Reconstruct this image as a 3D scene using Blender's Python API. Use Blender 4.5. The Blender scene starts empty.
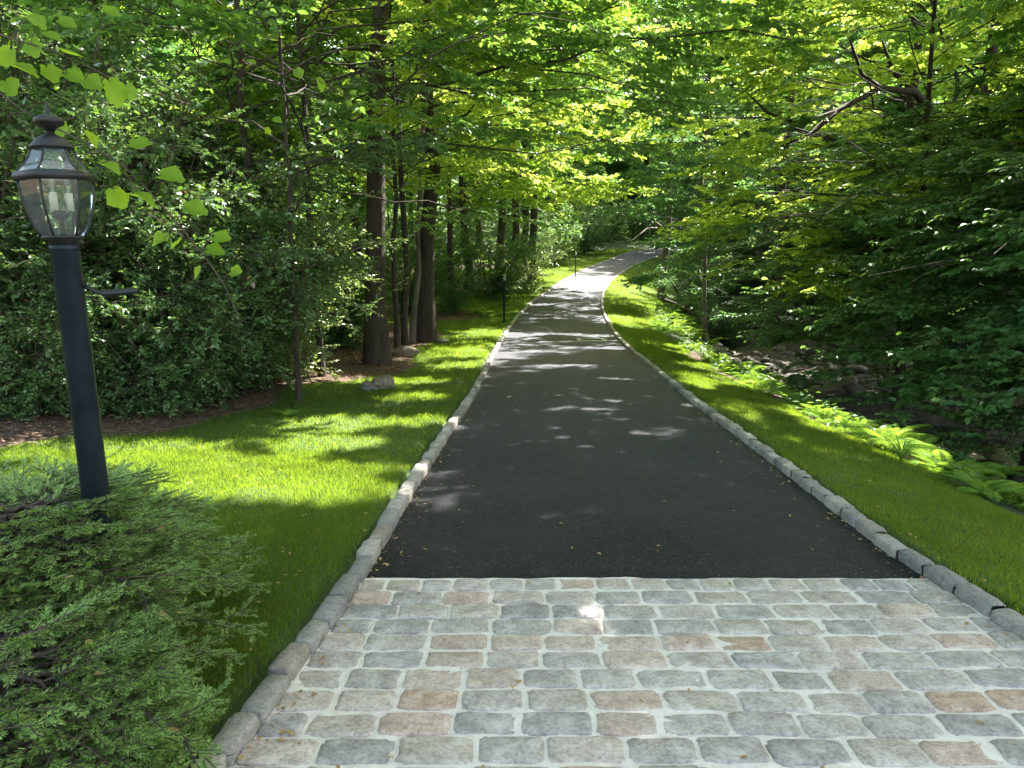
import bpy, math, random
import numpy as np
from mathutils import Vector, Matrix, Quaternion

PI = math.pi
rng = np.random.default_rng(7)
random.seed(7)
scene = bpy.context.scene
COL = scene.collection

# ------------------------------------------------------------------ camera numbers
F = 740.0
PITCH = math.atan(119 / 740)
CAMH = 1.65

HP = np.array([(-60, 0), (0, 0), (5, 0), (9, -.12), (18.7, -.22), (27, 0.0), (35, .4), (50, 1.7), (62, 2.75), (72, 3.35), (90, 4.2), (140, 9.5), (260, 30)], float)


def RH(y):
    return np.interp(y, HP[:, 0], HP[:, 1])


def ray(px, py):
    u = (384 - py) / F
    return (px - 512) / F, math.cos(PITCH) + u * math.sin(PITCH), -math.sin(PITCH) + u * math.cos(PITCH)


def at(px, py, Y):
    r, y, z = ray(px, py)
    t = Y / y
    return Vector((r * t, Y, CAMH + z * t))


# ------------------------------------------------------------------ sun
SUN_AZ = math.radians(42)      # clockwise from +Y
SUN_EL = math.radians(50)
S = np.array([math.sin(SUN_AZ) * math.cos(SUN_EL), math.cos(SUN_AZ) * math.cos(SUN_EL), math.sin(SUN_EL)])

# ------------------------------------------------------------------ helpers: meshes, tags


def mesh_from(name, V, faces_list):
    """V (n,3); faces_list: list of (m,k) int arrays"""
    me = bpy.data.meshes.new(name)
    V = np.asarray(V, np.float32)
    me.vertices.add(len(V))
    me.vertices.foreach_set('co', V.ravel())
    loops, starts, n = [], [], 0
    for Fc in faces_list:
        Fc = np.asarray(Fc, np.int32)
        if Fc.size == 0:
            continue
        k = Fc.shape[1]
        loops.append(Fc.ravel())
        starts.append(n + np.arange(len(Fc)) * k)
        n += Fc.size
    loops = np.concatenate(loops)
    starts = np.concatenate(starts)
    me.loops.add(len(loops))
    me.loops.foreach_set('vertex_index', loops)
    me.polygons.add(len(starts))
    me.polygons.foreach_set('loop_start', starts.astype(np.int32))
    me.update(calc_edges=True)
    return me


class MB:
    """collects pieces into one mesh"""

    def __init__(self):
        self.V, self.F, self.n = [], {}, 0

    def add(self, V, *faces):
        V = np.asarray(V, float)
        for f in faces:
            f = np.asarray(f, int)
            if f.size == 0:
                continue
            self.F.setdefault(f.shape[1], []).append(f + self.n)
        self.V.append(V)
        self.n += len(V)

    def tube(self, P, R, sides=6, cap=True):
        P = np.asarray(P, float)
        R = np.broadcast_to(np.asarray(R, float), (len(P),))
        T = np.gradient(P, axis=0)
        T /= np.linalg.norm(T, axis=1)[:, None] + 1e-9
        ref = np.array([0.13, 0.07, 1.0]) if abs(T[0][2]) < .8 else np.array([1.0, .1, 0])
        A = np.cross(T, ref)
        A /= np.linalg.norm(A, axis=1)[:, None] + 1e-9
        B = np.cross(T, A)
        a = np.arange(sides) * 2 * PI / sides
        V = P[:, None, :] + R[:, None, None] * (np.cos(a)[None, :, None] * A[:, None, :] + np.sin(a)[None, :, None] * B[:, None, :])
        V = V.reshape(-1, 3)
        m = len(P)
        i = np.arange(m - 1)[:, None] * sides
        j = np.arange(sides)[None, :]
        j2 = (j + 1) % sides
        q = np.stack([i + j, i + j2, i + sides + j2, i + sides + j], -1).reshape(-1, 4)
        if cap and sides in (3, 4, 6, 8, 12, 16):
            self.add(V, q, [list(range(sides))[::-1], [(m - 1) * sides + k for k in range(sides)]])
        else:
            self.add(V, q)

    def box(self, c, s, M=None):
        x, y, z = [v / 2 for v in s]
        V = np.array([[-x, -y, -z], [x, -y, -z], [x, y, -z], [-x, y, -z], [-x, -y, z], [x, -y, z], [x, y, z], [-x, y, z]])
        if M is not None:
            V = V @ np.array(M).T
        self.add(V + np.array(c), [[0, 3, 2, 1], [4, 5, 6, 7], [0, 1, 5, 4], [1, 2, 6, 5], [2, 3, 7, 6], [3, 0, 4, 7]])

    def lathe(self, prof, sides=24, c=(0, 0, 0), rot=0.0):
        a = np.arange(sides) * 2 * PI / sides + rot
        V = []
        for r, z in prof:
            V.append(np.stack([r * np.cos(a), r * np.sin(a), np.full(sides, z)], -1))
        V = np.concatenate(V) + np.array(c)
        m = len(prof)
        i = np.arange(m - 1)[:, None] * sides
        j = np.arange(sides)[None, :]
        j2 = (j + 1) % sides
        q = np.stack([i + j, i + j2, i + sides + j2, i + sides + j], -1).reshape(-1, 4)
        self.add(V, q)

    def mesh(self, name, smooth=False):
        me = mesh_from(name, np.concatenate(self.V), [np.concatenate(f) for f in self.F.values()])
        if smooth:
            me.polygons.foreach_set('use_smooth', np.ones(len(me.polygons), bool))
        return me

    def build(self, name, mat, parent=None, smooth=False):
        return link(name, self.mesh(name, smooth), mat, parent)


def link(name, me, mat, parent=None):
    if mat is not None and not me.materials:
        me.materials.append(mat)
    o = bpy.data.objects.new(name, me)
    COL.objects.link(o)
    if parent is not None:
        o.parent = parent
    return o


def tag(o, label=None, cat=None, group=None, kind=None):
    if label:
        o['label'] = label
    if cat:
        o['category'] = cat
    if group:
        o['group'] = group
    if kind:
        o['kind'] = kind
    return o


def empty(name, loc, rz=0.0, sc=1.0):
    o = bpy.data.objects.new(name, None)
    COL.objects.link(o)
    o.location = loc
    o.rotation_euler = (0, 0, rz)
    o.scale = (sc, sc, sc)
    o.empty_display_size = .2
    return o


def copy_tree(o, parent=None):
    c = o.copy()
    COL.objects.link(c)
    c.parent = parent
    for ch in [k for k in bpy.data.objects if k.parent == o]:
        copy_tree(ch, c)
    return c


# smooth value noise (numpy, 2-d)
_P = rng.random((64, 64))


def vnoise(x, y):
    x = np.asarray(x, float)
    y = np.asarray(y, float)
    xi, yi = np.floor(x).astype(int), np.floor(y).astype(int)
    fx, fy = x - xi, y - yi
    fx = fx * fx * (3 - 2 * fx)
    fy = fy * fy * (3 - 2 * fy)
    a = _P[xi % 64, yi % 64]
    b = _P[(xi + 1) % 64, yi % 64]
    c = _P[xi % 64, (yi + 1) % 64]
    d = _P[(xi + 1) % 64, (yi + 1) % 64]
    return (a * (1 - fx) + b * fx) * (1 - fy) + (c * (1 - fx) + d * fx) * fy - .5


def fbm(x, y, o=4):
    s, a = 0, 1
    for k in range(o):
        s = s + a * vnoise(x * 2 ** k + 13.7 * k, y * 2 ** k + 5.1 * k)
        a *= .5
    return s


# ------------------------------------------------------------------ materials
def new_mat(name):
    m = bpy.data.materials.new(name)
    m.use_nodes = True
    nt = m.node_tree
    nt.nodes.clear()
    out = nt.nodes.new('ShaderNodeOutputMaterial')
    return m, nt, out


def N(nt, t, **kw):
    n = nt.nodes.new(t)
    for k, v in kw.items():
        if k in n.inputs:
            n.inputs[k].default_value = v
        else:
            setattr(n, k, v)
    return n


def ramp(nt, src, stops, interp='LINEAR'):
    r = nt.nodes.new('ShaderNodeValToRGB')
    r.color_ramp.interpolation = interp
    el = r.color_ramp.elements
    while len(el) > 1:
        el.remove(el[-1])
    el[0].position = stops[0][0]
    el[0].color = (*stops[0][1], 1)
    for p, c in stops[1:]:
        e = el.new(p)
        e.color = (*c, 1)
    nt.links.new(src, r.inputs[0])
    return r


def mixc(nt, fac, a, b, mode='MIX'):
    n = nt.nodes.new('ShaderNodeMix')
    n.data_type = 'RGBA'
    n.blend_type = mode
    for s, v in ((0, fac), (6, a), (7, b)):
        if hasattr(v, 'links'):
            nt.links.new(v, n.inputs[s])
        else:
            n.inputs[s].default_value = v if s == 0 else (*v[:3], 1)
    return n.outputs[2]


def leaf_mat(name, lo, hi, tlo, thi, tfac=.45, gloss=.12, rough=.45, odd=None, nscale=1.3, oddp=.985):
    """leaf: per-leaf tone, reflected green, transmitted yellow-green, a little sheen"""
    m, nt, out = new_mat(name)
    L = nt.links.new
    g = N(nt, 'ShaderNodeNewGeometry')
    rnd = g.outputs['Random Per Island']
    oi = N(nt, 'ShaderNodeObjectInfo')
    co = N(nt, 'ShaderNodeTexCoord')
    nz = N(nt, 'ShaderNodeTexNoise', Scale=nscale, Detail=2.0)
    L(co.outputs['Object'], nz.inputs['Vector'])
    add = N(nt, 'ShaderNodeMath', operation='ADD')
    L(rnd, add.inputs[0])
    L(nz.outputs['Fac'], add.inputs[1])
    sub = N(nt, 'ShaderNodeMath', operation='MULTIPLY_ADD')
    L(add.outputs[0], sub.inputs[0])
    sub.inputs[1].default_value = .7
    sub.inputs[2].default_value = -.2
    ov = N(nt, 'ShaderNodeMath', operation='MULTIPLY_ADD')
    L(oi.outputs['Random'], ov.inputs[0])
    ov.inputs[1].default_value = .22
    L(sub.outputs[0], ov.inputs[2])
    stops = [(0, lo), (1, hi)]
    rc = ramp(nt, ov.outputs[0], stops)
    rt = ramp(nt, ov.outputs[0], [(0, tlo), (1, thi)])
    c1 = rc.outputs[0]
    if odd:
        gt = N(nt, 'ShaderNodeMath', operation='GREATER_THAN')
        L(rnd, gt.inputs[0])
        gt.inputs[1].default_value = oddp
        c1 = mixc(nt, gt.outputs[0], c1, odd)
    d = N(nt, 'ShaderNodeBsdfDiffuse')
    L(c1, d.inputs[0])
    t = N(nt, 'ShaderNodeBsdfTranslucent')
    L(rt.outputs[0], t.inputs[0])
    mx = N(nt, 'ShaderNodeMixShader')
    mx.inputs[0].default_value = tfac
    L(d.outputs[0], mx.inputs[1])
    L(t.outputs[0], mx.inputs[2])
    gl = N(nt, 'ShaderNodeBsdfGlossy', Roughness=rough)
    gl.inputs[0].default_value = (.9, .95, .9, 1)
    lw = N(nt, 'ShaderNodeLayerWeight', Blend=.35)
    ml = N(nt, 'ShaderNodeMath', operation='MULTIPLY_ADD')
    L(lw.outputs['Fresnel'], ml.inputs[0])
    ml.inputs[1].default_value = gloss * 1.6
    ml.inputs[2].default_value = gloss * .3
    m2 = N(nt, 'ShaderNodeMixShader')
    L(ml.outputs[0], m2.inputs[0])
    L(mx.outputs[0], m2.inputs[1])
    L(gl.outputs[0], m2.inputs[2])
    L(m2.outputs[0], out.inputs[0])
    return m


def bark_mat(name, a, b, scale=6.0, moss=None):
    m, nt, out = new_mat(name)
    L = nt.links.new
    co = N(nt, 'ShaderNodeTexCoord')
    mp = N(nt, 'ShaderNodeMapping')
    mp.inputs['Scale'].default_value = (scale, scale, scale * .18)
    L(co.outputs['Object'], mp.inputs['Vector'])
    nz = N(nt, 'ShaderNodeTexNoise', Scale=2.2, Detail=6.0, Roughness=.7)
    L(mp.outputs[0], nz.inputs['Vector'])
    vo = N(nt, 'ShaderNodeTexVoronoi', Scale=3.0)
    vo.feature = 'DISTANCE_TO_EDGE'
    L(mp.outputs[0], vo.inputs['Vector'])
    rc = ramp(nt, nz.outputs['Fac'], [(.3, a), (.7, b)])
    c = rc.outputs[0]
    big = N(nt, 'ShaderNodeTexNoise', Scale=1.5, Detail=3.0)
    L(co.outputs['Object'], big.inputs['Vector'])
    if moss:
        r2 = ramp(nt, big.outputs['Fac'], [(.5, (0, 0, 0)), (.7, (1, 1, 1))])
        c = mixc(nt, r2.outputs[0], c, moss)
    p = N(nt, 'ShaderNodeBsdfPrincipled', Roughness=.9)
    L(c, p.inputs['Base Color'])
    bp = N(nt, 'ShaderNodeBump', Strength=.9, Distance=.02)
    mm = N(nt, 'ShaderNodeMath', operation='ADD')
    L(vo.outputs['Distance'], mm.inputs[0])
    L(nz.outputs['Fac'], mm.inputs[1])
    L(mm.outputs[0], bp.inputs['Height'])
    L(bp.outputs[0], p.inputs['Normal'])
    L(p.outputs[0], out.inputs[0])
    return m


M = {}
M['leaf_maple'] = leaf_mat('leaf_maple', (.032, .09, .020), (.10, .21, .040), (.13, .33, .03), (.38, .64, .08), .5, .09, .4)
M['leaf_bright'] = leaf_mat('leaf_bright', (.055, .14, .018), (.15, .27, .035), (.36, .60, .04), (.85, .98, .16), .62, .06)
M['leaf_dark'] = leaf_mat('leaf_dark', (.032, .10, .030), (.10, .22, .065), (.10, .25, .03), (.28, .50, .07), .40, .09, .4)
M['leaf_thicket'] = leaf_mat('leaf_thicket', (.018, .062, .020), (.15, .27, .085), (.08, .2, .02), (.28, .46, .06), .38, .16, .38, odd=(.25, .12, .05))
M['leaf_cool'] = leaf_mat('leaf_cool', (.03, .105, .040), (.09, .20, .07), (.09, .26, .06), (.24, .44, .09), .45, .08, .4)
M['leaf_pale'] = leaf_mat('leaf_pale', (.10, .18, .05), (.30, .38, .15), (.25, .4, .05), (.42, .56, .09), .42, .16, .38)
M['leaf_vine'] = leaf_mat('leaf_vine', (.09, .20, .02), (.16, .30, .03), (.42, .70, .03), (.66, .9, .06), .62, .03)
M['leaf_spruce'] = leaf_mat('leaf_spruce', (.05, .14, .03), (.36, .54, .12), (.14, .3, .03), (.26, .44, .06), .3, .05, .5, nscale=16)
M['leaf_fern'] = leaf_mat('leaf_fern', (.07, .19, .035), (.22, .38, .08), (.22, .42, .03), (.5, .7, .07), .45, .03)
M['grass'] = leaf_mat('grass', (.013, .038, .009), (.062, .112, .021), (.14, .28, .015), (.50, .68, .04), .46, .02, odd=(.18, .16, .06), oddp=.955)
M['weed'] = leaf_mat('weed', (.03, .09, .02), (.08, .17, .04), (.1, .24, .02), (.25, .4, .05), .4, .08)
M['litter'] = leaf_mat('litter', (.07, .035, .02), (.30, .18, .10), (.1, .05, .02), (.25, .14, .05), .15, .08)
M['bark'] = bark_mat('bark', (.018, .013, .010), (.075, .055, .042), 6)
M['bark_grey'] = bark_mat('bark_grey', (.06, .05, .04), (.20, .17, .14), 5, moss=(.05, .06, .04))
M['bark_twig'] = bark_mat('bark_twig', (.05, .04, .03), (.15, .11, .08), 20)


def asphalt_mat():
    m, nt, out = new_mat('asphalt')
    L = nt.links.new
    co = N(nt, 'ShaderNodeTexCoord')
    a = N(nt, 'ShaderNodeTexNoise', Scale=75.0, Detail=5.0, Roughness=.8)
    b = N(nt, 'ShaderNodeTexVoronoi', Scale=90.0)
    c = N(nt, 'ShaderNodeTexNoise', Scale=.9, Detail=5.0, Roughness=.6)
    d = N(nt, 'ShaderNodeTexNoise', Scale=9.0, Detail=4.0, Roughness=.6)
    for n in (a, b, c, d):
        L(co.outputs['Object'], n.inputs['Vector'])
    r1 = ramp(nt, a.outputs['Fac'], [(.36, (.002, .002, .0023)), (.54, (.008, .0085, .010)), (.66, (.10, .10, .10))])
    r2 = ramp(nt, c.outputs['Fac'], [(.42, (0, 0, 0)), (.75, (.55, .55, .55))])
    dust = mixc(nt, r2.outputs[0], r1.outputs[0], (.046, .044, .046))
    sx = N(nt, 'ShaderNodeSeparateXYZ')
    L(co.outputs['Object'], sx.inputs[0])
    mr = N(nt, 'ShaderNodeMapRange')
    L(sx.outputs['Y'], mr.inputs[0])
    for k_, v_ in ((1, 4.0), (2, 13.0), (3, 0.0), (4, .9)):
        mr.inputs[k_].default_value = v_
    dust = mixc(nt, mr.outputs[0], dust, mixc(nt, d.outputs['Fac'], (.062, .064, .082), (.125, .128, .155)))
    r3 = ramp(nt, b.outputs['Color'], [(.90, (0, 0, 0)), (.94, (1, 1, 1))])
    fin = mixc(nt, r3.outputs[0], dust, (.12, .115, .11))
    p = N(nt, 'ShaderNodeBsdfPrincipled')
    rr = N(nt, 'ShaderNodeMapRange')
    L(d.outputs['Fac'], rr.inputs[0])
    rr.inputs[3].default_value = .55
    rr.inputs[4].default_value = .8
    p.inputs['Specular IOR Level'].default_value = .35
    L(rr.outputs[0], p.inputs['Roughness'])
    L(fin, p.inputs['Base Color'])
    bp = N(nt, 'ShaderNodeBump', Strength=1.0, Distance=.012)
    ad = N(nt, 'ShaderNodeMath', operation='MULTIPLY_ADD')
    L(b.outputs['Distance'], ad.inputs[0])
    ad.inputs[1].default_value = -1.2
    L(a.outputs['Fac'], ad.inputs[2])
    L(ad.outputs[0], bp.inputs['Height'])
    L(bp.outputs[0], p.inputs['Normal'])
    L(p.outputs[0], out.inputs[0])
    return m


def granite_mat(name, palette, dirt=.5, mottle=1.0):
    m, nt, out = new_mat(name)
    L = nt.links.new
    co = N(nt, 'ShaderNodeTexCoord')
    g = N(nt, 'ShaderNodeNewGeometry')
    rc = ramp(nt, g.outputs['Random Per Island'], palette, 'CONSTANT')
    a = N(nt, 'ShaderNodeTexNoise', Scale=150.0, Detail=5.0, Roughness=.75)
    b = N(nt, 'ShaderNodeTexNoise', Scale=13.0, Detail=6.0, Roughness=.65)
    c = N(nt, 'ShaderNodeTexNoise', Scale=2.3, Detail=4.0, Roughness=.6)
    for n in (a, b, c):
        L(co.outputs['Object'], n.inputs['Vector'])
    e = N(nt, 'ShaderNodeTexNoise', Scale=62.0, Detail=3.0, Roughness=.8)
    L(co.outputs['Object'], e.inputs['Vector'])
    sp = ramp(nt, e.outputs['Fac'], [(.36, (.62, .61, .60)), (.5, (1, 1, 1)), (.62, (1.25, 1.24, 1.2))])
    c1 = mixc(nt, .8 * mottle, rc.outputs[0], sp.outputs[0], 'MULTIPLY')
    bl = ramp(nt, b.outputs['Fac'], [(.3, (.55, .54, .5)), (.5, (1, 1, 1)), (.72, (1.35, 1.32, 1.25))])
    c2 = mixc(nt, .5, c1, bl.outputs[0], 'MULTIPLY')
    # pale mortar haze left in patches on the stone
    hz = ramp(nt, b.outputs['Fac'], [(.50, (0, 0, 0)), (.74, (.55, .55, .55))])
    c3 = mixc(nt, hz.outputs[0], c2, (.66, .64, .60)) if dirt < .6 else c2
    dr = ramp(nt, c.outputs['Fac'], [(.5, (0, 0, 0)), (.8, (dirt, dirt, dirt))])
    c4 = mixc(nt, dr.outputs[0], c3, (.11, .10, .075))
    p = N(nt, 'ShaderNodeBsdfPrincipled', Roughness=.8)
    L(c4, p.inputs['Base Color'])
    bp = N(nt, 'ShaderNodeBump', Strength=.7, Distance=.008)
    ad = N(nt, 'ShaderNodeMath', operation='MULTIPLY_ADD')
    L(a.outputs['Fac'], ad.inputs[0])
    ad.inputs[1].default_value = .35
    L(e.outputs['Fac'], ad.inputs[2])
    L(ad.outputs[0], bp.inputs['Height'])
    L(bp.outputs[0], p.inputs['Normal'])
    L(p.outputs[0], out.inputs[0])
    return m


def simple_noise_mat(name, a, b, scale=20.0, rough=.85, bump=.5, dist=.01, c=None):
    m, nt, out = new_mat(name)
    L = nt.links.new
    co = N(nt, 'ShaderNodeTexCoord')
    n1 = N(nt, 'ShaderNodeTexNoise', Scale=scale, Detail=7.0, Roughness=.7)
    L(co.outputs['Object'], n1.inputs['Vector'])
    st = [(.33, a), (.67, b)] + ([(.8, c)] if c else [])
    r = ramp(nt, n1.outputs['Fac'], st)
    p = N(nt, 'ShaderNodeBsdfPrincipled', Roughness=rough)
    L(r.outputs[0], p.inputs['Base Color'])
    bp = N(nt, 'ShaderNodeBump', Strength=bump, Distance=dist)
    L(n1.outputs['Fac'], bp.inputs['Height'])
    L(bp.outputs[0], p.inputs['Normal'])
    L(p.outputs[0], out.inputs[0])
    return m


M['asphalt'] = asphalt_mat()
M['cobble'] = granite_mat('cobble', [(0, (0.395, 0.355, 0.320)), (.12, (0.447, 0.396, 0.354)), (.24, (0.349, 0.321, 0.302)), (.33, (0.486, 0.415, 0.360)), (.46, (0.425, 0.378, 0.341)),
                                     (.56, (0.500, 0.382, 0.314)), (.65, (0.463, 0.403, 0.354)), (.75, (0.373, 0.341, 0.320)), (.84, (0.514, 0.409, 0.341)), (.90, (0.447, 0.390, 0.334)), (.965, (0.463, 0.328, 0.241))], .45)
M['kerb'] = granite_mat('kerb', [(0, (.30, .285, .26)), (.2, (.21, .205, .19)), (.38, (.36, .335, .30)), (.55, (.26, .25, .235)), (.72, (.40, .37, .33)), (.88, (.31, .27, .24))], .7)
M['mortar'] = simple_noise_mat('mortar', (.60, .54, .48), (.78, .72, .655), 26, .9, .6, .01)
M['rock'] = simple_noise_mat('rock', (.04, .036, .03), (.20, .18, .15), 7, .5, .8, .03, (.32, .30, .26))
M['rock_pale'] = simple_noise_mat('rock_pale', (.16, .15, .13), (.36, .34, .30), 9, .8, .7, .02)
M['cut_stone'] = simple_noise_mat('cut_stone', (.10, .07, .05), (.33, .26, .19), 14, .85, .7, .02)
M['metal_black'] = simple_noise_mat('metal_black', (.008, .009, .011), (.017, .018, .021), 60, .45, .1, .002)
M['metal_post'] = simple_noise_mat('metal_post', (.013, .021, .036), (.034, .046, .070), 12, .42, .12, .002)
M['grate'] = simple_noise_mat('grate', (.02, .02, .02), (.06, .055, .05), 40, .6, .3, .004)
M['grate_rim'] = simple_noise_mat('grate_rim', (.40, .39, .37), (.62, .60, .57), 40, .7, .3, .004)
M['candle'] = simple_noise_mat('candle', (.7, .68, .6), (.8, .78, .7), 10, .5, .0)


def glass_mat():
    m, nt, out = new_mat('lamp_glass')
    L = nt.links.new
    t = N(nt, 'ShaderNodeBsdfTransparent')
    t.inputs[0].default_value = (.93, .97, .94, 1)
    g = N(nt, 'ShaderNodeBsdfGlossy', Roughness=.06)
    g.inputs[0].default_value = (.95, 1, .98, 1)
    d = N(nt, 'ShaderNodeBsdfDiffuse')
    d.inputs[0].default_value = (.55, .62, .58, 1)
    co = N(nt, 'ShaderNodeTexCoord')
    nz = N(nt, 'ShaderNodeTexNoise', Scale=9.0, Detail=4.0)
    L(co.outputs['Object'], nz.inputs['Vector'])
    bp = N(nt, 'ShaderNodeBump', Strength=.15, Distance=.01)
    L(nz.outputs['Fac'], bp.inputs['Height'])
    L(bp.outputs[0], g.inputs['Normal'])
    fr = N(nt, 'ShaderNodeFresnel', IOR=1.7)
    md = N(nt, 'ShaderNodeMixShader')
    rr = ramp(nt, nz.outputs['Fac'], [(.3, (.03, .03, .03)), (.8, (.12, .12, .12))])
    L(rr.outputs[0], md.inputs[0])
    L(t.outputs[0], md.inputs[1])
    L(d.outputs[0], md.inputs[2])
    ms = N(nt, 'ShaderNodeMixShader')
    L(fr.outputs[0], ms.inputs[0])
    L(md.outputs[0], ms.inputs[1])
    L(g.outputs[0], ms.inputs[2])
    L(ms.outputs[0], out.inputs[0])
    return m


M['glass'] = glass_mat()


def water_mat():
    m, nt, out = new_mat('water')
    L = nt.links.new
    co = N(nt, 'ShaderNodeTexCoord')
    nz = N(nt, 'ShaderNodeTexNoise', Scale=3.5, Detail=4.0)
    L(co.outputs['Object'], nz.inputs['Vector'])
    p = N(nt, 'ShaderNodeBsdfPrincipled', Roughness=.05)
    p.inputs['Base Color'].default_value = (.025, .022, .014, 1)
    bp = N(nt, 'ShaderNodeBump', Strength=.5, Distance=.06)
    L(nz.outputs['Fac'], bp.inputs['Height'])
    L(bp.outputs[0], p.inputs['Normal'])
    L(p.outputs[0], out.inputs[0])
    return m


M['water'] = water_mat()


def ground_mat():
    """colour attribute zone: R lawn, G stream bed, B moss/undergrowth; the rest leaf litter and mulch"""
    m, nt, out = new_mat('ground')
    L = nt.links.new
    co = N(nt, 'ShaderNodeTexCoord')
    at_ = N(nt, 'ShaderNodeAttribute', attribute_name='zone')
    sp = N(nt, 'ShaderNodeSeparateColor')
    L(at_.outputs['Color'], sp.inputs[0])
    n1 = N(nt, 'ShaderNodeTexNoise', Scale=24.0, Detail=7.0, Roughness=.75)
    n2 = N(nt, 'ShaderNodeTexNoise', Scale=1.1, Detail=5.0, Roughness=.6)
    n3 = N(nt, 'ShaderNodeTexVoronoi', Scale=22.0)
    n4 = N(nt, 'ShaderNodeTexNoise', Scale=6.0, Detail=4.0, Roughness=.6)
    for n in (n1, n2, n3, n4):
        L(co.outputs['Object'], n.inputs['Vector'])
    mul = ramp(nt, n3.outputs['Color'], [(0, (.035, .02, .013)), (.4, (.10, .058, .038)), (.75, (.17, .105, .07)), (1, (.26, .18, .13))])
    mul2 = mixc(nt, .7, mul.outputs[0], ramp(nt, n1.outputs['Fac'], [(.3, (.4, .4, .4)), (.7, (1.3, 1.3, 1.3))]).outputs[0], 'MULTIPLY')
    gr = ramp(nt, n1.outputs['Fac'], [(.3, (.03, .055, .012)), (.55, (.07, .13, .022)), (.8, (.14, .18, .05))])
    gr2 = mixc(nt, ramp(nt, n2.outputs['Fac'], [(.45, (0, 0, 0)), (.8, (.6, .6, .6))]).outputs[0], gr.outputs[0], (.10, .12, .035))
    bed = ramp(nt, n3.outputs['Color'], [(0, (.03, .026, .02)), (.5, (.075, .065, .05)), (1, (.15, .135, .11))])
    un = ramp(nt, n4.outputs['Fac'], [(.35, (.018, .035, .01)), (.65, (.05, .085, .02))])
    c = mixc(nt, sp.outputs[2], mul2, un.outputs[0])
    c = mixc(nt, sp.outputs[1], c, bed.outputs[0])
    c = mixc(nt, sp.outputs[0], c, gr2)
    p = N(nt, 'ShaderNodeBsdfPrincipled', Roughness=.95)
    L(c, p.inputs['Base Color'])
    bp = N(nt, 'ShaderNodeBump', Strength=.9, Distance=.03)
    ad = N(nt, 'ShaderNodeMath', operation='ADD')
    L(n3.outputs['Distance'], ad.inputs[0])
    L(n1.outputs['Fac'], ad.inputs[1])
    L(ad.outputs[0], bp.inputs['Height'])
    L(bp.outputs[0], p.inputs['Normal'])
    L(p.outputs[0], out.inputs[0])
    return m


M['ground'] = ground_mat()

# ------------------------------------------------------------------ road edges (x as a function of y)
LE = np.array([(-6, -1.55), (0, -1.25), (2.23, -.92), (3.71, -.76), (5.07, -.72), (7.69, -.61), (10.56, -.46), (14.5, -.36), (18.62, -.2), (22.5, .05), (26.98, .42), (34.44, 1.5),
               (44.67, 4.0), (53.45, 7.1), (60, 9.2), (66, 11.6), (73, 15.5)], float)
RE = np.array([(-6, 2.5), (0, 2.4), (3.06, 2.27), (3.78, 2.16), (4.81, 2.15), (6.5, 2.24), (8.98, 2.32), (12.16, 2.40), (17.31, 2.58), (24.37, 2.99), (31.11, 3.66), (37.43, 4.6),
               (42.89, 6.0), (51.77, 8.9), (60, 12.4), (66, 15.8), (73, 21)], float)


def smooth_interp(y, T):
    # Catmull-like smoothing: average of linear interpolants over a window
    y = np.asarray(y, float)
    w = np.clip(.12 * np.abs(y) + .2, .3, 4)
    s = 0
    for k in (-1, -.5, 0, .5, 1):
        s = s + np.interp(y + k * w, T[:, 0], T[:, 1])
    return s / 5


def LX(y):
    return smooth_interp(y, LE)


def RX(y):
    return smooth_interp(y, RE)


LAWN_L = np.array([(-60, 3), (0, 2.6), (5, 3.7), (6.4, 3.5), (9.2, 2.4), (12.3, 1.45), (17, 1.45), (20, 1.7), (22.5, 4.0), (28, 6), (34, 8), (45, 9), (60, 8), (66, .5), (68, 0), (300, 0)])
LAWN_R = np.array([(-60, 1.7), (4, 1.7), (9, 1.35), (15, 1.3), (24, 1.5), (31, 2.1), (40, 3.2), (60, 5), (66, 3), (68, 0), (300, 0)])
KW = .13


def side(x, y):
    """returns el (distance outside left kerb), er (outside right kerb); slant-corrected"""
    lx, rx = LX(y), RX(y)
    sl = (LX(y + .5) - LX(y - .5))
    sr = (RX(y + .5) - RX(y - .5))
    el = (lx - x) / np.sqrt(1 + sl ** 2) - KW
    er = (x - rx) / np.sqrt(1 + sr ** 2) - KW
    return el, er


def bed_h(y):
    return -1.62 + np.clip(y - 22, 0, 200) * .05 - np.clip(12 - y, 0, 30) * .01


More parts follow.
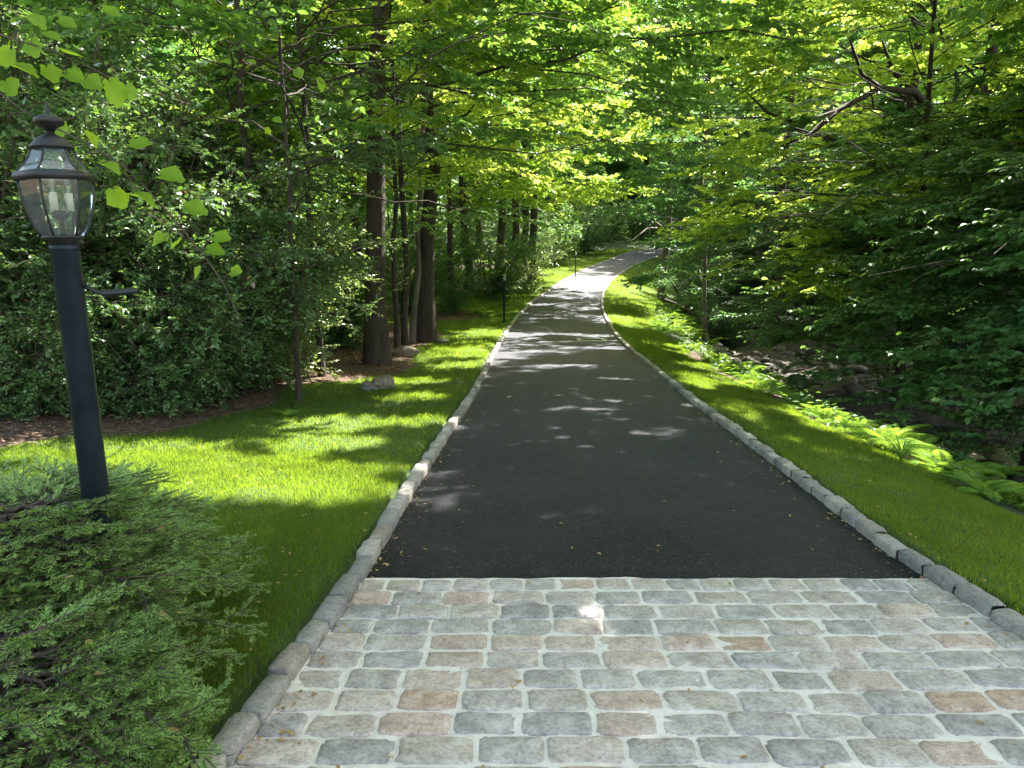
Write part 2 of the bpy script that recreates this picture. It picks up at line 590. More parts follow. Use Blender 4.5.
def ground_h(x, y):
    x = np.asarray(x, float)
    y = np.asarray(y, float)
    el, er = side(x, y)
    h = RH(y)
    nz = fbm(x * .35, y * .35, 4)
    fine = fbm(x * 1.7 + 9, y * 1.7, 3)
    # left
    e = np.clip(el, 0, None)
    wl = np.interp(y, LAWN_L[:, 0], LAWN_L[:, 1])
    left = h + .05 - .02 * e * np.clip(1 - e / 4, 0, 1) + np.clip(e - wl, 0, 200) * .07 + np.clip(e - 25, 0, 200) * .12 \
        + nz * .35 * np.clip((e - wl) / 3, 0, 1) + fine * .035 * np.clip(e / .8, 0, 1) + np.clip((e - wl + .2) / .3, 0, 1) * .03
    # right
    e = np.clip(er, 0, None)
    bh = np.minimum(bed_h(y), h - .7)
    wr = np.interp(y, LAWN_R[:, 0], LAWN_R[:, 1])
    lawn = h + .05 - .13 * np.minimum(e, wr) - .03 * np.minimum(e, wr) ** 2
    a = wr + .7
    b = wr + 2.6
    t = np.clip((e - a) / (b - a), 0, 1)
    t = t * t * (3 - 2 * t)
    upper = lawn - .28 * np.clip(e - wr, 0, 2)
    bank = upper * (1 - t) + bh * t
    c = wr + 7.0
    far = np.clip(e - c, 0, 14) * .30 + np.clip(e - c - 14, 0, 300) * .13
    right = bank + far + fine * .03 * np.clip(e / .8, 0, 1) + (nz * .45 + fine * .22) * np.clip((e - a) / 1.5, 0, 1)
    res = np.where(er > 0, right, np.where(el > 0, left, h - .06))
    # beyond the turn of the drive the land carries on
    return res


def gz(x, y):
    return float(ground_h(np.array([x]), np.array([y]))[0])


def nonuni(lo, hi, c0, c1, fine, grow):
    out = list(np.arange(c0, c1, fine))
    s, v = fine, c1
    while v < hi:
        out.append(v)
        s *= grow
        v += s
    out.append(hi)
    s, v = fine, c0 - fine
    pre = []
    while v > lo:
        pre.append(v)
        s *= grow
        v -= s
    pre.append(lo)
    return np.array(pre[::-1] + out)


def build_ground():
    xs = nonuni(-260, 260, -4.5, 9, .11, 1.05)
    ys = nonuni(-60, 420, 1.5, 24, .13, 1.035)
    X, Y = np.meshgrid(xs, ys, indexing='ij')
    Z = ground_h(X, Y)
    n, m = X.shape
    V = np.stack([X, Y, Z], -1).reshape(-1, 3)
    i = np.arange(n - 1)[:, None] * m
    j = np.arange(m - 1)[None, :]
    q = np.stack([i + j, i + m + j, i + m + j + 1, i + j + 1], -1).reshape(-1, 4)
    me = mesh_from('ground', V, [q])
    me.polygons.foreach_set('use_smooth', np.ones(len(me.polygons), bool))
    el, er = side(X, Y)
    wl = np.interp(Y, LAWN_L[:, 0], LAWN_L[:, 1]) + fbm(X * .8, Y * .8, 3) * .7
    wr = np.interp(Y, LAWN_R[:, 0], LAWN_R[:, 1]) + fbm(X * .8, Y * .8, 3) * .3
    lawn = np.where(er > 0, np.clip((wr - er) / .15 + .5, 0, 1), np.clip((wl - el) / .25 + .5, 0, 1))
    lawn *= lawn_isl(X, Y)
    bed = np.where(er > 0, np.clip((er - wr - 1.0) / .6, 0, 1) * np.clip((wr + 7.8 - er) / 1, 0, 1), 0)
    un = np.clip(fbm(X * .3 + 40, Y * .3, 3) * 2.2 + .25 + np.clip((Y - 14) / 15, 0, 1), 0, 1) * np.where(er > 0, 1, np.clip((el - wl - 1) / 2, 0, 1))
    un = np.maximum(un, np.clip((Y - 58) / 5, 0, 1))
    colr = np.stack([lawn, bed, un, np.ones_like(un)], -1).reshape(-1, 4).astype(np.float32)
    ca = me.color_attributes.new('zone', 'FLOAT_COLOR', 'POINT')
    ca.data.foreach_set('color', colr.ravel())
    return tag(link('ground', me, M['ground']), kind='structure')


ISL = [(-1.9, 25.0, 1.0, 1.9), (-5.2, 26, 2.0, 2.5), (-3.0, 38, 3.0, 2.6), (-4, 48, 3.2, 2.2)]   # mulch beds in the far lawn


def lawn_isl(X, Y):
    r = np.ones_like(np.asarray(X, float))
    for cx, cy, a, b in ISL:
        d = np.sqrt(((X - cx) / a) ** 2 + ((Y - cy) / b) ** 2) + fbm(X * .6, Y * .6, 2) * .3
        r = r * np.clip((d - 1) / .12, 0, 1)
    return r


def is_lawn(X, Y):
    el, er = side(X, Y)
    wl = np.interp(Y, LAWN_L[:, 0], LAWN_L[:, 1]) + fbm(X * .8, Y * .8, 3) * .7
    wr = np.interp(Y, LAWN_R[:, 0], LAWN_R[:, 1]) + fbm(X * .8, Y * .8, 3) * .3
    ok = ((el > 0.0) & (el < wl)) | ((er > 0.0) & (er < wr))
    return ok & (lawn_isl(X, Y) > .5)


# ------------------------------------------------------------------ road, cobbles, kerbs
APRON = 3.71


def build_road():
    ys = np.concatenate([np.arange(APRON, 12, .12), np.arange(12, 73.01, .4)])
    K = 14
    V, q = [], []
    for i, y in enumerate(ys):
        a, b = LX(y) - .02, RX(y) + .02
        for k in range(K + 1):
            x = a + (b - a) * k / K
            yy = y + (0.012 * math.sin(k * 7.3) + rng.normal(0, .011) if i == 0 else 0)
            crown = .025 * (1 - (2 * k / K - 1) ** 2) * min(1, (y - APRON) / 1.5)
            V.append((x, yy, RH(y) + crown + .006))
    n = K + 1
    for i in range(len(ys) - 1):
        for k in range(K):
            q.append((i * n + k, i * n + k + 1, (i + 1) * n + k + 1, (i + 1) * n + k))
    # front lip of the asphalt
    base = len(V)
    for k in range(n):
        x, y, z = V[k]
        V.append((x, y - .004, z - .05))
    for k in range(K):
        q.append((base + k, base + k + 1, k + 1, k))
    me = mesh_from('road', np.array(V), [np.array(q)])
    me.polygons.foreach_set('use_smooth', np.ones(len(me.polygons), bool))
    tag(link('road', me, M['asphalt']), kind='structure')
    # the turning area where the drive bends away
    mb = MB()
    P = [(11.2, 64.5), (15.2, 65), (21, 72.9), (34, 77), (34, 81), (20, 78.5), (11, 76.5), (5, 75.5), (4.5, 72), (9.5, 70)]
    c = np.mean(np.array(P), 0)
    Vt = [(c[0], c[1], RH(c[1]) + .014)] + [(x, y, RH(y) + .014) for x, y in P]
    mb.add(Vt, [[0, i + 1, (i + 1) % len(P) + 1] for i in range(len(P))])
    tag(mb.build('road', M['asphalt']), kind='structure')


def build_cobbles():
    mb = MB()
    mo = MB()
    NV = 28
    a = (np.arange(NV) + .5) * 2 * PI / NV
    cs, sn = np.cos(a), np.sin(a)
    ex = np.sign(cs) * np.abs(cs) ** .27
    ey = np.sign(sn) * np.abs(sn) ** .27
    y = APRON - .012
    row = 0
    while y > -5.5:
        dep = .150 + rng.normal(0, .004)
        yc = y - dep / 2
        x = LX(yc) + rng.uniform(-.10, .0)
        xr = RX(yc)
        while x < xr - .05:
            ln = rng.uniform(.165, .20) if row == 0 else rng.uniform(.225, .285)
            x2 = min(x + ln, xr + .01)
            x1 = max(x, LX(yc) - .01)
            if x2 - x1 > .06:
                cx, hx = (x1 + x2) / 2, (x2 - x1) / 2 - .0065
                hy = dep / 2 - .006
                skew = rng.normal(0, .015)
                wob = 1 + rng.normal(0, .022, NV) + np.where(rng.random(NV) < .08, -.06, 0)
                yc2 = yc + rng.normal(0, .003) + fbm(np.array([cx * .8]), np.array([yc * .8]), 2)[0] * .03
                th = rng.normal(0, .015)
                zt = rng.normal(0, .0022) + .012
                tx, ty = rng.normal(0, .012, 2)
                rings = []
                for inset, zz in ((0, -.03), (0.0, -.001), (.006, .006), (.017, .0085)):
                    px = ex * wob * (hx - inset)
                    py = ey * wob * (hy - inset)
                    X = cx + px * math.cos(th) - py * math.sin(th) + skew * py
                    Yv = yc2 + px * math.sin(th) + py * math.cos(th)
                    Z = zt + zz + px * tx + py * ty + (rng.normal(0, .0012, NV) if zz > 0 else 0)
                    rings.append(np.stack([X, Yv, np.broadcast_to(Z, NV)], -1))
                V = np.concatenate(rings + [np.array([[cx, yc2, zt + .0095 + rng.normal(0, .001)]])])
                q = []
                for r in range(3):
                    for k in range(NV):
                        k2 = (k + 1) % NV
                        q.append((r * NV + k, r * NV + k2, (r + 1) * NV + k2, (r + 1) * NV + k))
                t = [(3 * NV + k, 3 * NV + (k + 1) % NV, 4 * NV) for k in range(NV)]
                mb.add(V, q, t)
            x = x2
            if x >= xr - .02:
                break
        y -= dep
        row += 1
    o = mb.build('cobblestone_pavement', M['cobble'], smooth=True)
    tag(o, kind='structure')
    xs = np.arange(-2.2, 3.2, .035)
    ys = np.arange(-5.5, APRON + .004, .035)
    X, Y = np.meshgrid(xs, ys, indexing='ij')
    Z = .0125 + .008 * fbm(X * 11, Y * 11, 3) + .006 * fbm(X * 3, Y * 3, 2)
    n, m = X.shape
    i = np.arange(n - 1)[:, None] * m
    j = np.arange(m - 1)[None, :]
    q = np.stack([i + j, i + m + j, i + m + j + 1, i + j + 1], -1).reshape(-1, 4)
    cx = X.reshape(-1)[q].mean(1)
    cy = Y.reshape(-1)[q].mean(1)
    q = q[(cx > LX(cy) - .02) & (cx < RX(cy) + .03)]
    me = mesh_from('mortar_bed', np.stack([X, Y, Z], -1).reshape(-1, 3), [q])
    me.polygons.foreach_set('use_smooth', np.ones(len(me.polygons), bool))
    tag(link('mortar_pavement', me, M['mortar']), kind='structure')


def build_kerbs():
    for nm, fx, sg in (('kerb_left', LX, -1), ('kerb_right', RX, 1)):
        mb = MB()
        y = -5.0
        ymax = 66 if sg < 0 else 67
        while y < ymax:
            ln = rng.uniform(.21, .29)
            sl = fx(y + .3) - fx(y - .3)
            sl = sl / .6
            dy = ln / math.sqrt(1 + sl * sl)
            y1, y2 = y + .005, y + dy - .005
            p1 = np.array([fx(y1), y1, RH(y1)])
            p2 = np.array([fx(y2), y2, RH(y2)])
            d = p2 - p1
            L_ = np.linalg.norm(d)
            d /= L_
            o = np.array([d[1], -d[0], 0]) * sg
            o /= np.linalg.norm(o)
            w = .100 + rng.normal(0, .006)
            hh = .072 + rng.normal(0, .005)
            off = rng.normal(0, .0035)
            prof = [(0, -.10), (.002, hh * .5), (.004, hh - .006), (.012, hh), (w * .5, hh + .002), (w - .014, hh), (w - .004, hh - .010), (w, -.10)]
            st = []
            ts = ((0, .010), (.010, .002), (.05, 0), (L_ / 2, 0), (L_ - .05, 0), (L_ - .010, .002), (L_, .010))
            for t, ins in ts:
                ring = []
                for u, z in prof:
                    uu = u + off + (ins if u < w / 2 else -ins)
                    ring.append(p1 + d * t + o * uu + np.array([0, 0, z - (ins if z > 0 else 0)]) + rng.normal(0, .0026, 3))
                st.append(ring)
            V = np.array(st).reshape(-1, 3)
            q = []
            for i in range(6):
                for k in range(7):
                    qq = (i * 8 + k, i * 8 + k + 1, (i + 1) * 8 + k + 1, (i + 1) * 8 + k)
                    q.append(qq if sg > 0 else qq[::-1])
            mb.add(V, q, [list(range(8)), list(range(48, 56))[::-1]])
            y += dy
        tag(mb.build(nm, M['kerb']), kind='structure')
    # kerb round the far side of the turn
    mb = MB()
    P = [(5, 75.6), (11, 76.7), (20, 78.7), (34, 81.2)]
    for a, b in zip(P, P[1:]):
        a3 = np.array([*a, RH(a[1])])
        b3 = np.array([*b, RH(b[1])])
        n_ = int(np.linalg.norm(b3 - a3) / .3)
        for k in range(n_):
            c = a3 + (b3 - a3) * (k + .5) / n_
            ang = math.atan2(b3[1] - a3[1], b3[0] - a3[0])
            R_ = Matrix.Rotation(ang, 3, 'Z')
            mb.box(c + np.array([0, 0, .03]), (.28, .13, .2), R_)
    tag(mb.build('kerb_far', M['kerb']), kind='structure')


build_ground()
build_road()
build_cobbles()
build_kerbs()

# water sheet in the bed


def build_water():
    ys = np.arange(4, 70, .5)
    V, q = [], []
    for y in ys:
        wr = np.interp(y, LAWN_R[:, 0], LAWN_R[:, 1])
        x0 = RX(y) + wr + 2.2
        x1 = RX(y) + wr + 7.6
        z = min(bed_h(y), RH(y) - .7) - .03
        for k in range(5):
            V.append((x0 + (x1 - x0) * k / 4, y, z))
    for i in range(len(ys) - 1):
        for k in range(4):
            q.append((i * 5 + k, i * 5 + k + 1, (i + 1) * 5 + k + 1, (i + 1) * 5 + k))
    me = mesh_from('water', np.array(V), [np.array(q)])
    tag(link('water', me, M['water']), kind='structure')


build_water()

# ------------------------------------------------------------------ leaves
LEAF = np.array([(0, 0, 0), (.28, .27, .05), (.68, .23, .03), (1, 0, -.14), (.68, -.23, .03), (.28, -.27, .05)])


def leaf_cloud(P, D, Nn, size, wid=1.0, template=LEAF):
    """P,D,Nn: (n,3) base, direction, normal; size (n,) -> V,F"""
    D = D / (np.linalg.norm(D, axis=1)[:, None] + 1e-9)
    Sd = np.cross(Nn, D)
    Sd /= np.linalg.norm(Sd, axis=1)[:, None] + 1e-9
    Nn = np.cross(D, Sd)
    T = template
    size = np.broadcast_to(size, (len(P),))
    V = P[:, None, :] + size[:, None, None] * (T[None, :, 0:1] * D[:, None, :] + wid * T[None, :, 1:2] * Sd[:, None, :] + T[None, :, 2:3] * Nn[:, None, :])
    n = len(P)
    b = np.arange(n)[:, None] * 6
    q = np.concatenate([b + np.array([[0, 3, 2, 1]]), b + np.array([[0, 5, 4, 3]])])
    return V.reshape(-1, 3), q


def spray_leaves(TP, TD, TL, K, size, rs, tilt=.35, wid=1.0, angle=.95):
    """twig origins TP, directions TD, lengths TL; K leaves alternating along each"""
    n = len(TP)
    TD = TD / (np.linalg.norm(TD, axis=1)[:, None] + 1e-9)
    t = (np.arange(K) + .6) / K
    t = t[None, :] + rs.normal(0, .05, (n, K))
    P = TP[:, None, :] + TD[:, None, :] * (t * TL[:, None])[..., None]
    up = np.array([0, 0, 1.0]) + rs.normal(0, tilt * .6, (n, 3))
    up = up[:, None, :] + rs.normal(0, tilt, (n, K, 3))
    sgn = np.where(np.arange(K) % 2 == 0, 1, -1)[None, :]
    ang = sgn * (angle + rs.normal(0, .25, (n, K)))
    ang[:, -1] = rs.normal(0, .2, n)
    Dn = np.broadcast_to(TD[:, None, :], (n, K, 3))
    side_ = np.cross(np.array([0, 0, 1.0]), Dn)
    side_ /= np.linalg.norm(side_, axis=2)[..., None] + 1e-9
    D = Dn * np.cos(ang)[..., None] + side_ * np.sin(ang)[..., None]
    D[..., 2] -= .18 + rs.normal(0, .15, (n, K))
    sz = size * rs.uniform(.65, 1.15, (n, K))
    return leaf_cloud(P.reshape(-1, 3), D.reshape(-1, 3), up.reshape(-1, 3), sz.ravel(), wid)


# sun flecks wanted on the ground: ellipses (x, y, rx, ry); foliage whose shadow would fall in one has a gap there
FLECKS = []


def in_fleck(P):
    """P world (n,3) -> bool: the shadow of P falls in a fleck"""
    if not FLECKS:
        return np.zeros(len(P), bool)
    k = P[:, 2] / S[2]
    gx = P[:, 0] - S[0] * k
    gy = P[:, 1] - S[1] * k
    wob = fbm(gx * .9 + 3, gy * .9, 3)
    wob2 = fbm(gx * 2.6 + 7, gy * 2.6, 3)
    r = np.zeros(len(P), bool)
    for cx, cy, a, b in FLECKS:
        d = np.sqrt(((gx - cx) / a) ** 2 + ((gy - cy) / b) ** 2)
        r |= (d + wob * .9 + wob2 * .5) < 1
    return r


def grow_tree(seed, H, base, r0, nl, spread, nsub=9, ntw=7, K=12, leaf=.1, droop=.25, rise=.35, bias=None, lean=(0, 0), tlen=.45,
              twigs=True, origin=None, wid=1.0, top=.45, tilt=.42, profile=None, sides=10, sub_len=.42, hmax_leaf=1e9):
    """returns (trunk MB, leaf V, leaf F) in local space; origin (x,y,z,scale) world place for the sun gaps"""
    rs = np.random.default_rng(seed)
    mb = MB()
    npt = 14
    zz = np.linspace(0, 1, npt)
    wob = np.cumsum(rs.normal(0, .012, (npt, 2)), 0) * H * .35
    wob[:2] *= .2
    TP = np.stack([lean[0] * zz * H + wob[:, 0], lean[1] * zz * H + wob[:, 1], zz * H - .25], -1)
    TR = r0 * (1 - .78 * zz ** .9)
    flare = 1 + .55 * np.exp(-zz * H / .35)
    mb.tube(TP, TR * flare, sides)
    tw_p, tw_d, tw_l = [], [], []
    ga = rs.uniform(0, 6)
    for i in range(nl):
        f = (i + rs.uniform(0, .8)) / nl
        h = base + (H * .97 - base) * f
        az = ga + i * 2.4 + rs.normal(0, .3)
        if profile:
            ln = spread * profile(f)
        else:
            ln = spread * (math.sin(PI * min(1, (f * .8 + .28))) ** .7) * (1 if f < .7 else (1 - (f - .7) * (1 - top) / .3))
        ln *= rs.uniform(.8, 1.15)
        if bias:
            c = math.cos(az - bias[0])
            if c < 0 and rs.random() < bias[1]:
                az = bias[0] + rs.normal(0, .8)
                c = math.cos(az - bias[0])
            ln *= 1 + bias[1] * c * .6
        u = h / H
        p0 = np.array([np.interp(u, zz, TP[:, 0]), np.interp(u, zz, TP[:, 1]), h - .25])
        d = np.array([math.cos(az), math.sin(az), 0])
        m = 8
        tt = np.linspace(0, 1, m)
        rr_ = rise * (1 + .9 * f) + rs.normal(0, .08)
        cur = np.cumsum(rs.normal(0, .10, (m, 3)), 0) * ln * .3
        cur[0] = 0
        LP = p0 + d * (tt * ln)[:, None] + np.array([0, 0, 1]) * (ln * (rr_ * tt - droop * tt ** 2.2))[:, None] + cur
        lr = max(.012, np.interp(u, zz, TR) * .17 * (ln / spread) ** .5)
        mb.tube(LP, lr * (1 - .85 * tt) + .004, 6, cap=False)
        side_v = np.array([-d[1], d[0], 0])
        for k in range(nsub):
            t = .22 + .78 * (k + rs.uniform(.1, .9)) / nsub
            q0 = np.array([np.interp(t, tt, LP[:, c_]) for c_ in range(3)])
            sg = 1 if k % 2 else -1
            a = rs.uniform(.5, 1.0)
            sd = d * math.cos(a) + side_v * sg * math.sin(a)
            sl = ln * sub_len * (1.15 - t * .75) * rs.uniform(.7, 1.2)
            sd = sd + np.array([0, 0, rs.normal(.02, .12)])
            q1 = q0 + sd * sl + np.array([0, 0, -droop * .5 * sl])
            qm = (q0 + q1) / 2 + np.array([0, 0, .06 * sl]) + rs.normal(0, .03, 3) * sl
            if origin is not None and in_fleck(np.array([q0 * .3 + q1 * .7]) * origin[3] + np.array(origin[:3]))[0]:
                continue
            mb.tube([q0, qm, q1], [lr * .30 * (1 - t * .5) + .003, lr * .15 + .002, .002], 4, cap=False)
            sv = np.array([-sd[1], sd[0], 0])
            for w in range(ntw):
                v = .12 + .88 * (w + rs.uniform(0, 1)) / ntw
                b0 = (1 - v) ** 2 * q0 + 2 * v * (1 - v) * qm + v * v * q1
                s2 = 1 if w % 2 else -1
                a2 = rs.uniform(.35, 1.1) * s2
                td = sd * math.cos(a2) + sv * math.sin(a2) + np.array([0, 0, rs.normal(-.14, .20)])
                tl = tlen * rs.uniform(.6, 1.25)
                tw_p.append(b0)
                tw_d.append(td)
                tw_l.append(tl)
    TPn, TDn, TLn = np.array(tw_p), np.array(tw_d), np.array(tw_l)
    TDn /= np.linalg.norm(TDn, axis=1)[:, None]
    if origin is not None:
        ox, oy, oz, sc = origin
        W = (TPn + TDn * TLn[:, None] * .5) * sc + np.array([ox, oy, oz])
        keep = ~(in_fleck(W) & (W[:, 2] > 1.2))
        TPn, TDn, TLn = TPn[keep], TDn[keep], TLn[keep]
    keep = TPn[:, 2] < hmax_leaf
    TPn, TDn, TLn = TPn[keep], TDn[keep], TLn[keep]
    if twigs:
        for p, d, l in zip(TPn, TDn, TLn):
            mb.tube([p, p + d * l * .9], [.0035, .0015], 3, cap=False)
    V, q = spray_leaves(TPn, TDn, TLn, K, leaf, rs, tilt, wid)
    return mb, V, q


def tree_thing(name, loc, data, bark, leafm, label, cat='tree', group=None, rz=0, sc=1.0, crown='crown'):
    mb, V, q = data
    o = empty(name, loc, rz, sc)
    mb.build('trunk', bark, o, smooth=True)
    link(crown, mesh_from('crown', V, [q]), leafm, o)
    tag(o, label, cat, group)
    return o


def bush(seed, H, R, nstem=9, nsub=10, ntw=8, K=9, leaf=.055, tlen=.28, tilt=.5, low=.0, wid=1.0, arch=.5):
    """many stems arching from a base, twigs in every direction"""
    rs = np.random.default_rng(seed)
    mb = MB()
    P_, D_, L_ = [], [], []
    for i in range(nstem):
        az = i * 2.4 + rs.normal(0, .3)
        rr_ = R * math.sqrt(rs.uniform(.05, 1))
        hh = H * rs.uniform(.65, 1.0) * (1 - .35 * (rr_ / R) ** 2)
        d = np.array([math.cos(az), math.sin(az), 0])
        m = 9
        tt = np.linspace(0, 1, m)
        LP = d * (rr_ * tt ** 1.3)[:, None] + np.array([0, 0, 1]) * (hh * (tt * (1 + arch * .3) - arch * .3 * tt ** 3))[:, None] + np.cumsum(rs.normal(0, .03, (m, 3)), 0) * H * .3
        LP = LP + d * rs.uniform(0, .15)
        LP[0][2] = -.1
        mb.tube(LP, .022 * (1 - .8 * tt) + .004, 5, cap=False)
        for k in range(nsub):
            t = low + (1 - low) * (k + rs.uniform(0, 1)) / nsub
            q0 = np.array([np.interp(t, tt, LP[:, c_]) for c_ in range(3)])
            a = rs.uniform(0, 2 * PI)
            el = rs.normal(.25, .35)
            sd = np.array([math.cos(a) * math.cos(el), math.sin(a) * math.cos(el), math.sin(el)]) + d * .35
            sd /= np.linalg.norm(sd)
            sl = R * .6 * rs.uniform(.5, 1.15)
            q1 = q0 + sd * sl + np.array([0, 0, -.12 * sl])
            mb.tube([q0, (q0 + q1) / 2 + np.array([0, 0, .05 * sl]), q1], [.008, .006, .003], 4, cap=False)
            for w in range(ntw):
                v = .1 + .9 * (w + rs.uniform(0, 1)) / ntw
                b0 = q0 * (1 - v) + q1 * v
                td = sd * .6 + rs.normal(0, .55, 3)
                P_.append(b0)
                D_.append(td)
                L_.append(tlen * rs.uniform(.5, 1.2))
    P_, D_, L_ = np.array(P_), np.array(D_), np.array(L_)
    D_ /= np.linalg.norm(D_, axis=1)[:, None]
    k = P_[:, 2] > .02
    P_, D_, L_ = P_[k], D_[k], L_[k]
    for p, d, l in zip(P_, D_, L_):
        mb.tube([p, p + d * l * .9], [.003, .0012], 3, cap=False)
    V, q = spray_leaves(P_, D_, L_, K, leaf, rs, tilt, wid)
    return mb, V, q


def bush_thing(name, loc, data, leafm, label, cat='shrub', group=None, rz=0, sc=1.0):
    mb, V, q = data
    o = empty(name, loc, rz, sc)
    mb.build('stem', M['bark_twig'], o, smooth=True)
    link('foliage', mesh_from('foliage', V, [q]), leafm, o)
    tag(o, label, cat, group)
    return o


def gxyz(px, Y, dz=-.03):
    x = (px - 512) / F * (Y * math.cos(PITCH) + .27) if False else at(px, 300, Y).x
    return (x, Y, gz(x, Y) + dz)


#FLECKS_HERE
FLECKS += []

#PLANTING
FLECKS += [(-2.7, 5.5, 1.8, .9), (-3.3, 6.3, 1.2, .5), (-2.0, 4.95, .9, .35), (-1.6, 6.7, 1.1, .45), (-1.5, 8.0, 1.0, .38), (-1.2, 9.6, .9, .45), (-1.6, 11.2, .9, .4), (-.9, 13.2, .6, .6), (-.9, 16, .5, .8), (-.6, 20, .6, .9),
           (1.4, 7.4, .5, .10), (.6, 8.9, .6, .10), (.2, 10.0, .5, .10), (1.8, 11.6, .5, .14), (.6, 13.2, .9, .22), (1.9, 16.5, .7, .3), (.4, 15.6, .6, .22), (2.1, 19.6, .9, .3), (1.0, 24, .8, .3), (1.6, 29, 1.0, .3), (3.6, 24, .7, 1.8), (2.9, 8.2, .35, .7), (3.0, 11.5, .4, .8), (.35, 3.3, .3, .12), (4.2, 9.0, .8, 2.2), (4.5, 13.5, .9, 2.4), (4.8, 18, .8, 2.4), (5.2, 24, .9, 3), (6.2, 30, 1, 2.5),
           (-5.2, 7.4, .7, .5), (-6.2, 6.6, .6, .5), (-6.6, 8.0, .6, .5), (-7.2, 7.2, .6, .4), (-5.9, 5.8, .6, .4), (-7.6, 8.8, .8, .5), (-5.0, 8.8, .5, .4), (-8.2, 6.5, .8, .5), (-9.5, 8, .8, .6), (-4.8, 6.7, 1.1, .4), (8.5, 14, 1.1, .9), (8.2, 18.5, 1.1, 1.4), (9.0, 24, 1.3, 1.8), (-4.0, 11, 1.4, .7), (-5.5, 13, 1.2, .8), (-2.4, 33, 2, 1.6), (-1.5, 40, 2.5, 1.5), (7.0, 40, 1.6, 2), (5.5, 45, 1.5, 1)]
BK, BG = M['bark'], M['bark_grey']


def unique(seed, x, y, H, base, r0, nl, spread, leafm, label, bark=BK, cat='tree', group=None, crown='crown', extra=None, **kw):
    z = gz(x, y)
    data = grow_tree(seed, H, base, r0, nl, spread, origin=(x, y, z, 1.0), **kw)
    if extra:
        extra(data[0])
    return tree_thing(pl_name.get(cat, 'forest_tree'), (x, y, z), data, bark, leafm, label, cat, group, crown=crown)


pl_name = {'tree': 'forest_tree', 'sapling': 'sapling'}


def X_(px, Y):
    return at(px, 300, Y).x


# --- right-hand bank
def big_limb(mb):
    ox, oy, oz = X_(955, 20), 20, gz(X_(955, 20), 20)
    o = np.array([ox, oy, oz])
    pts = [at(957, 170, 20), at(945, 130, 19.6), at(915, 92, 18.8), at(880, 88, 18), at(835, 112, 17.2), at(800, 124, 16.8), at(768, 113, 16.3), at(742, 88, 16)]
    P = np.array([list(p) for p in pts]) - o
    mb.tube(P, [.17, .14, .09, .07, .055, .045, .03, .012], 8)
    for a, b, c in ((at(915, 92, 18.8), at(893, 72, 18.6), at(882, 40, 18.4)), (at(835, 112, 17.2), at(810, 135, 17), at(775, 148, 16.8)), (at(950, 140, 19.8), at(958, 80, 19.9), at(930, 0, 19.5)),
                    (at(880, 88, 18), at(862, 75, 17.8), at(850, 40, 17.6))):
        mb.tube(np.array([list(a), list(b), list(c)]) - o, [.07, .05, .025], 6)


x0 = X_(955, 20)
unique(11, x0, 20, 16, 3.2, .26, 46, 6.8, M['leaf_bright'], 'maple with bright yellow-green leaves and a long bare limb reaching left above the stream', extra=big_limb,
       nsub=11, ntw=10, K=14, leaf=.155, bias=(PI * 1.05, .5), tlen=.5)
unique(12, 10.0, 9.8, 5.8, 1.5, .12, 56, 4.0, M['leaf_dark'], 'dark beech sweeping layered boughs over the stream at the right edge', nsub=12, ntw=11, K=14, leaf=.105, bias=(PI, .6),
       droop=.42, rise=.3, tlen=.42, tilt=.4, top=.6)
unique(13, 11.3, 13.8, 7.2, 1.5, .14, 56, 4.9, M['leaf_dark'], 'dark green beech with flat tiered boughs behind the nearer beech', nsub=12, ntw=11, K=14, leaf=.12, bias=(PI, .6),
       droop=.4, rise=.3, tlen=.45, tilt=.4, top=.6)
unique(14, 11.8, 18.0, 7.8, 1.8, .12, 50, 5.0, M['leaf_cool'], 'mid green tree leaning its tiered boughs low across the stream', nsub=12, ntw=10, K=14, leaf=.11, bias=(PI, .6),
       droop=.36, rise=.32, tlen=.5, tilt=.4, top=.6)
unique(15, 7.2, 5.6, 15, 6.2, .2, 40, 6.4, M['leaf_maple'], 'unseen tall maple added beyond the right edge to shade the near lawn', nsub=10, ntw=9, K=13, leaf=.15, bias=(PI, .4), tlen=.5)  # out-of-view tree, added so its crown shades apron and near lawn
unique(20, 8.0, 10.9, 18, 8.0, .2, 40, 6.8, M['leaf_maple'], 'unseen high-crowned maple added on the stream bank to shade the asphalt', nsub=10, ntw=10, K=14, leaf=.17, bias=(PI, .35), tlen=.5)  # put in for its shadow on the asphalt; trunk stands outside the frame
unique(21, 13.5, 18.5, 20, 8.5, .22, 40, 7.2, M['leaf_maple'], 'tall high-crowned tree added across the stream to shade the driveway', nsub=10, ntw=10, K=14, leaf=.17, bias=(PI, .3), tlen=.5)  # added for the shade of its high crown on the road
unique(22, 9.6, 7.2, 17, 8.5, .18, 40, 6.6, M['leaf_maple'], 'unseen high-crowned maple added past the right edge to shade the near driveway', nsub=10, ntw=10, K=14, leaf=.17, bias=(PI, .3), tlen=.5)  # extra unseen canopy, added to close sun leaks on the near asphalt
unique(23, X_(905, 16.6), 16.6, 11.5, 2.6, .1, 44, 4.2, M['leaf_bright'], 'young maple with glowing lime leaves in front of the long-limbed maple', nsub=10, ntw=10, K=14, leaf=.12, bias=(PI, .4), tlen=.45)
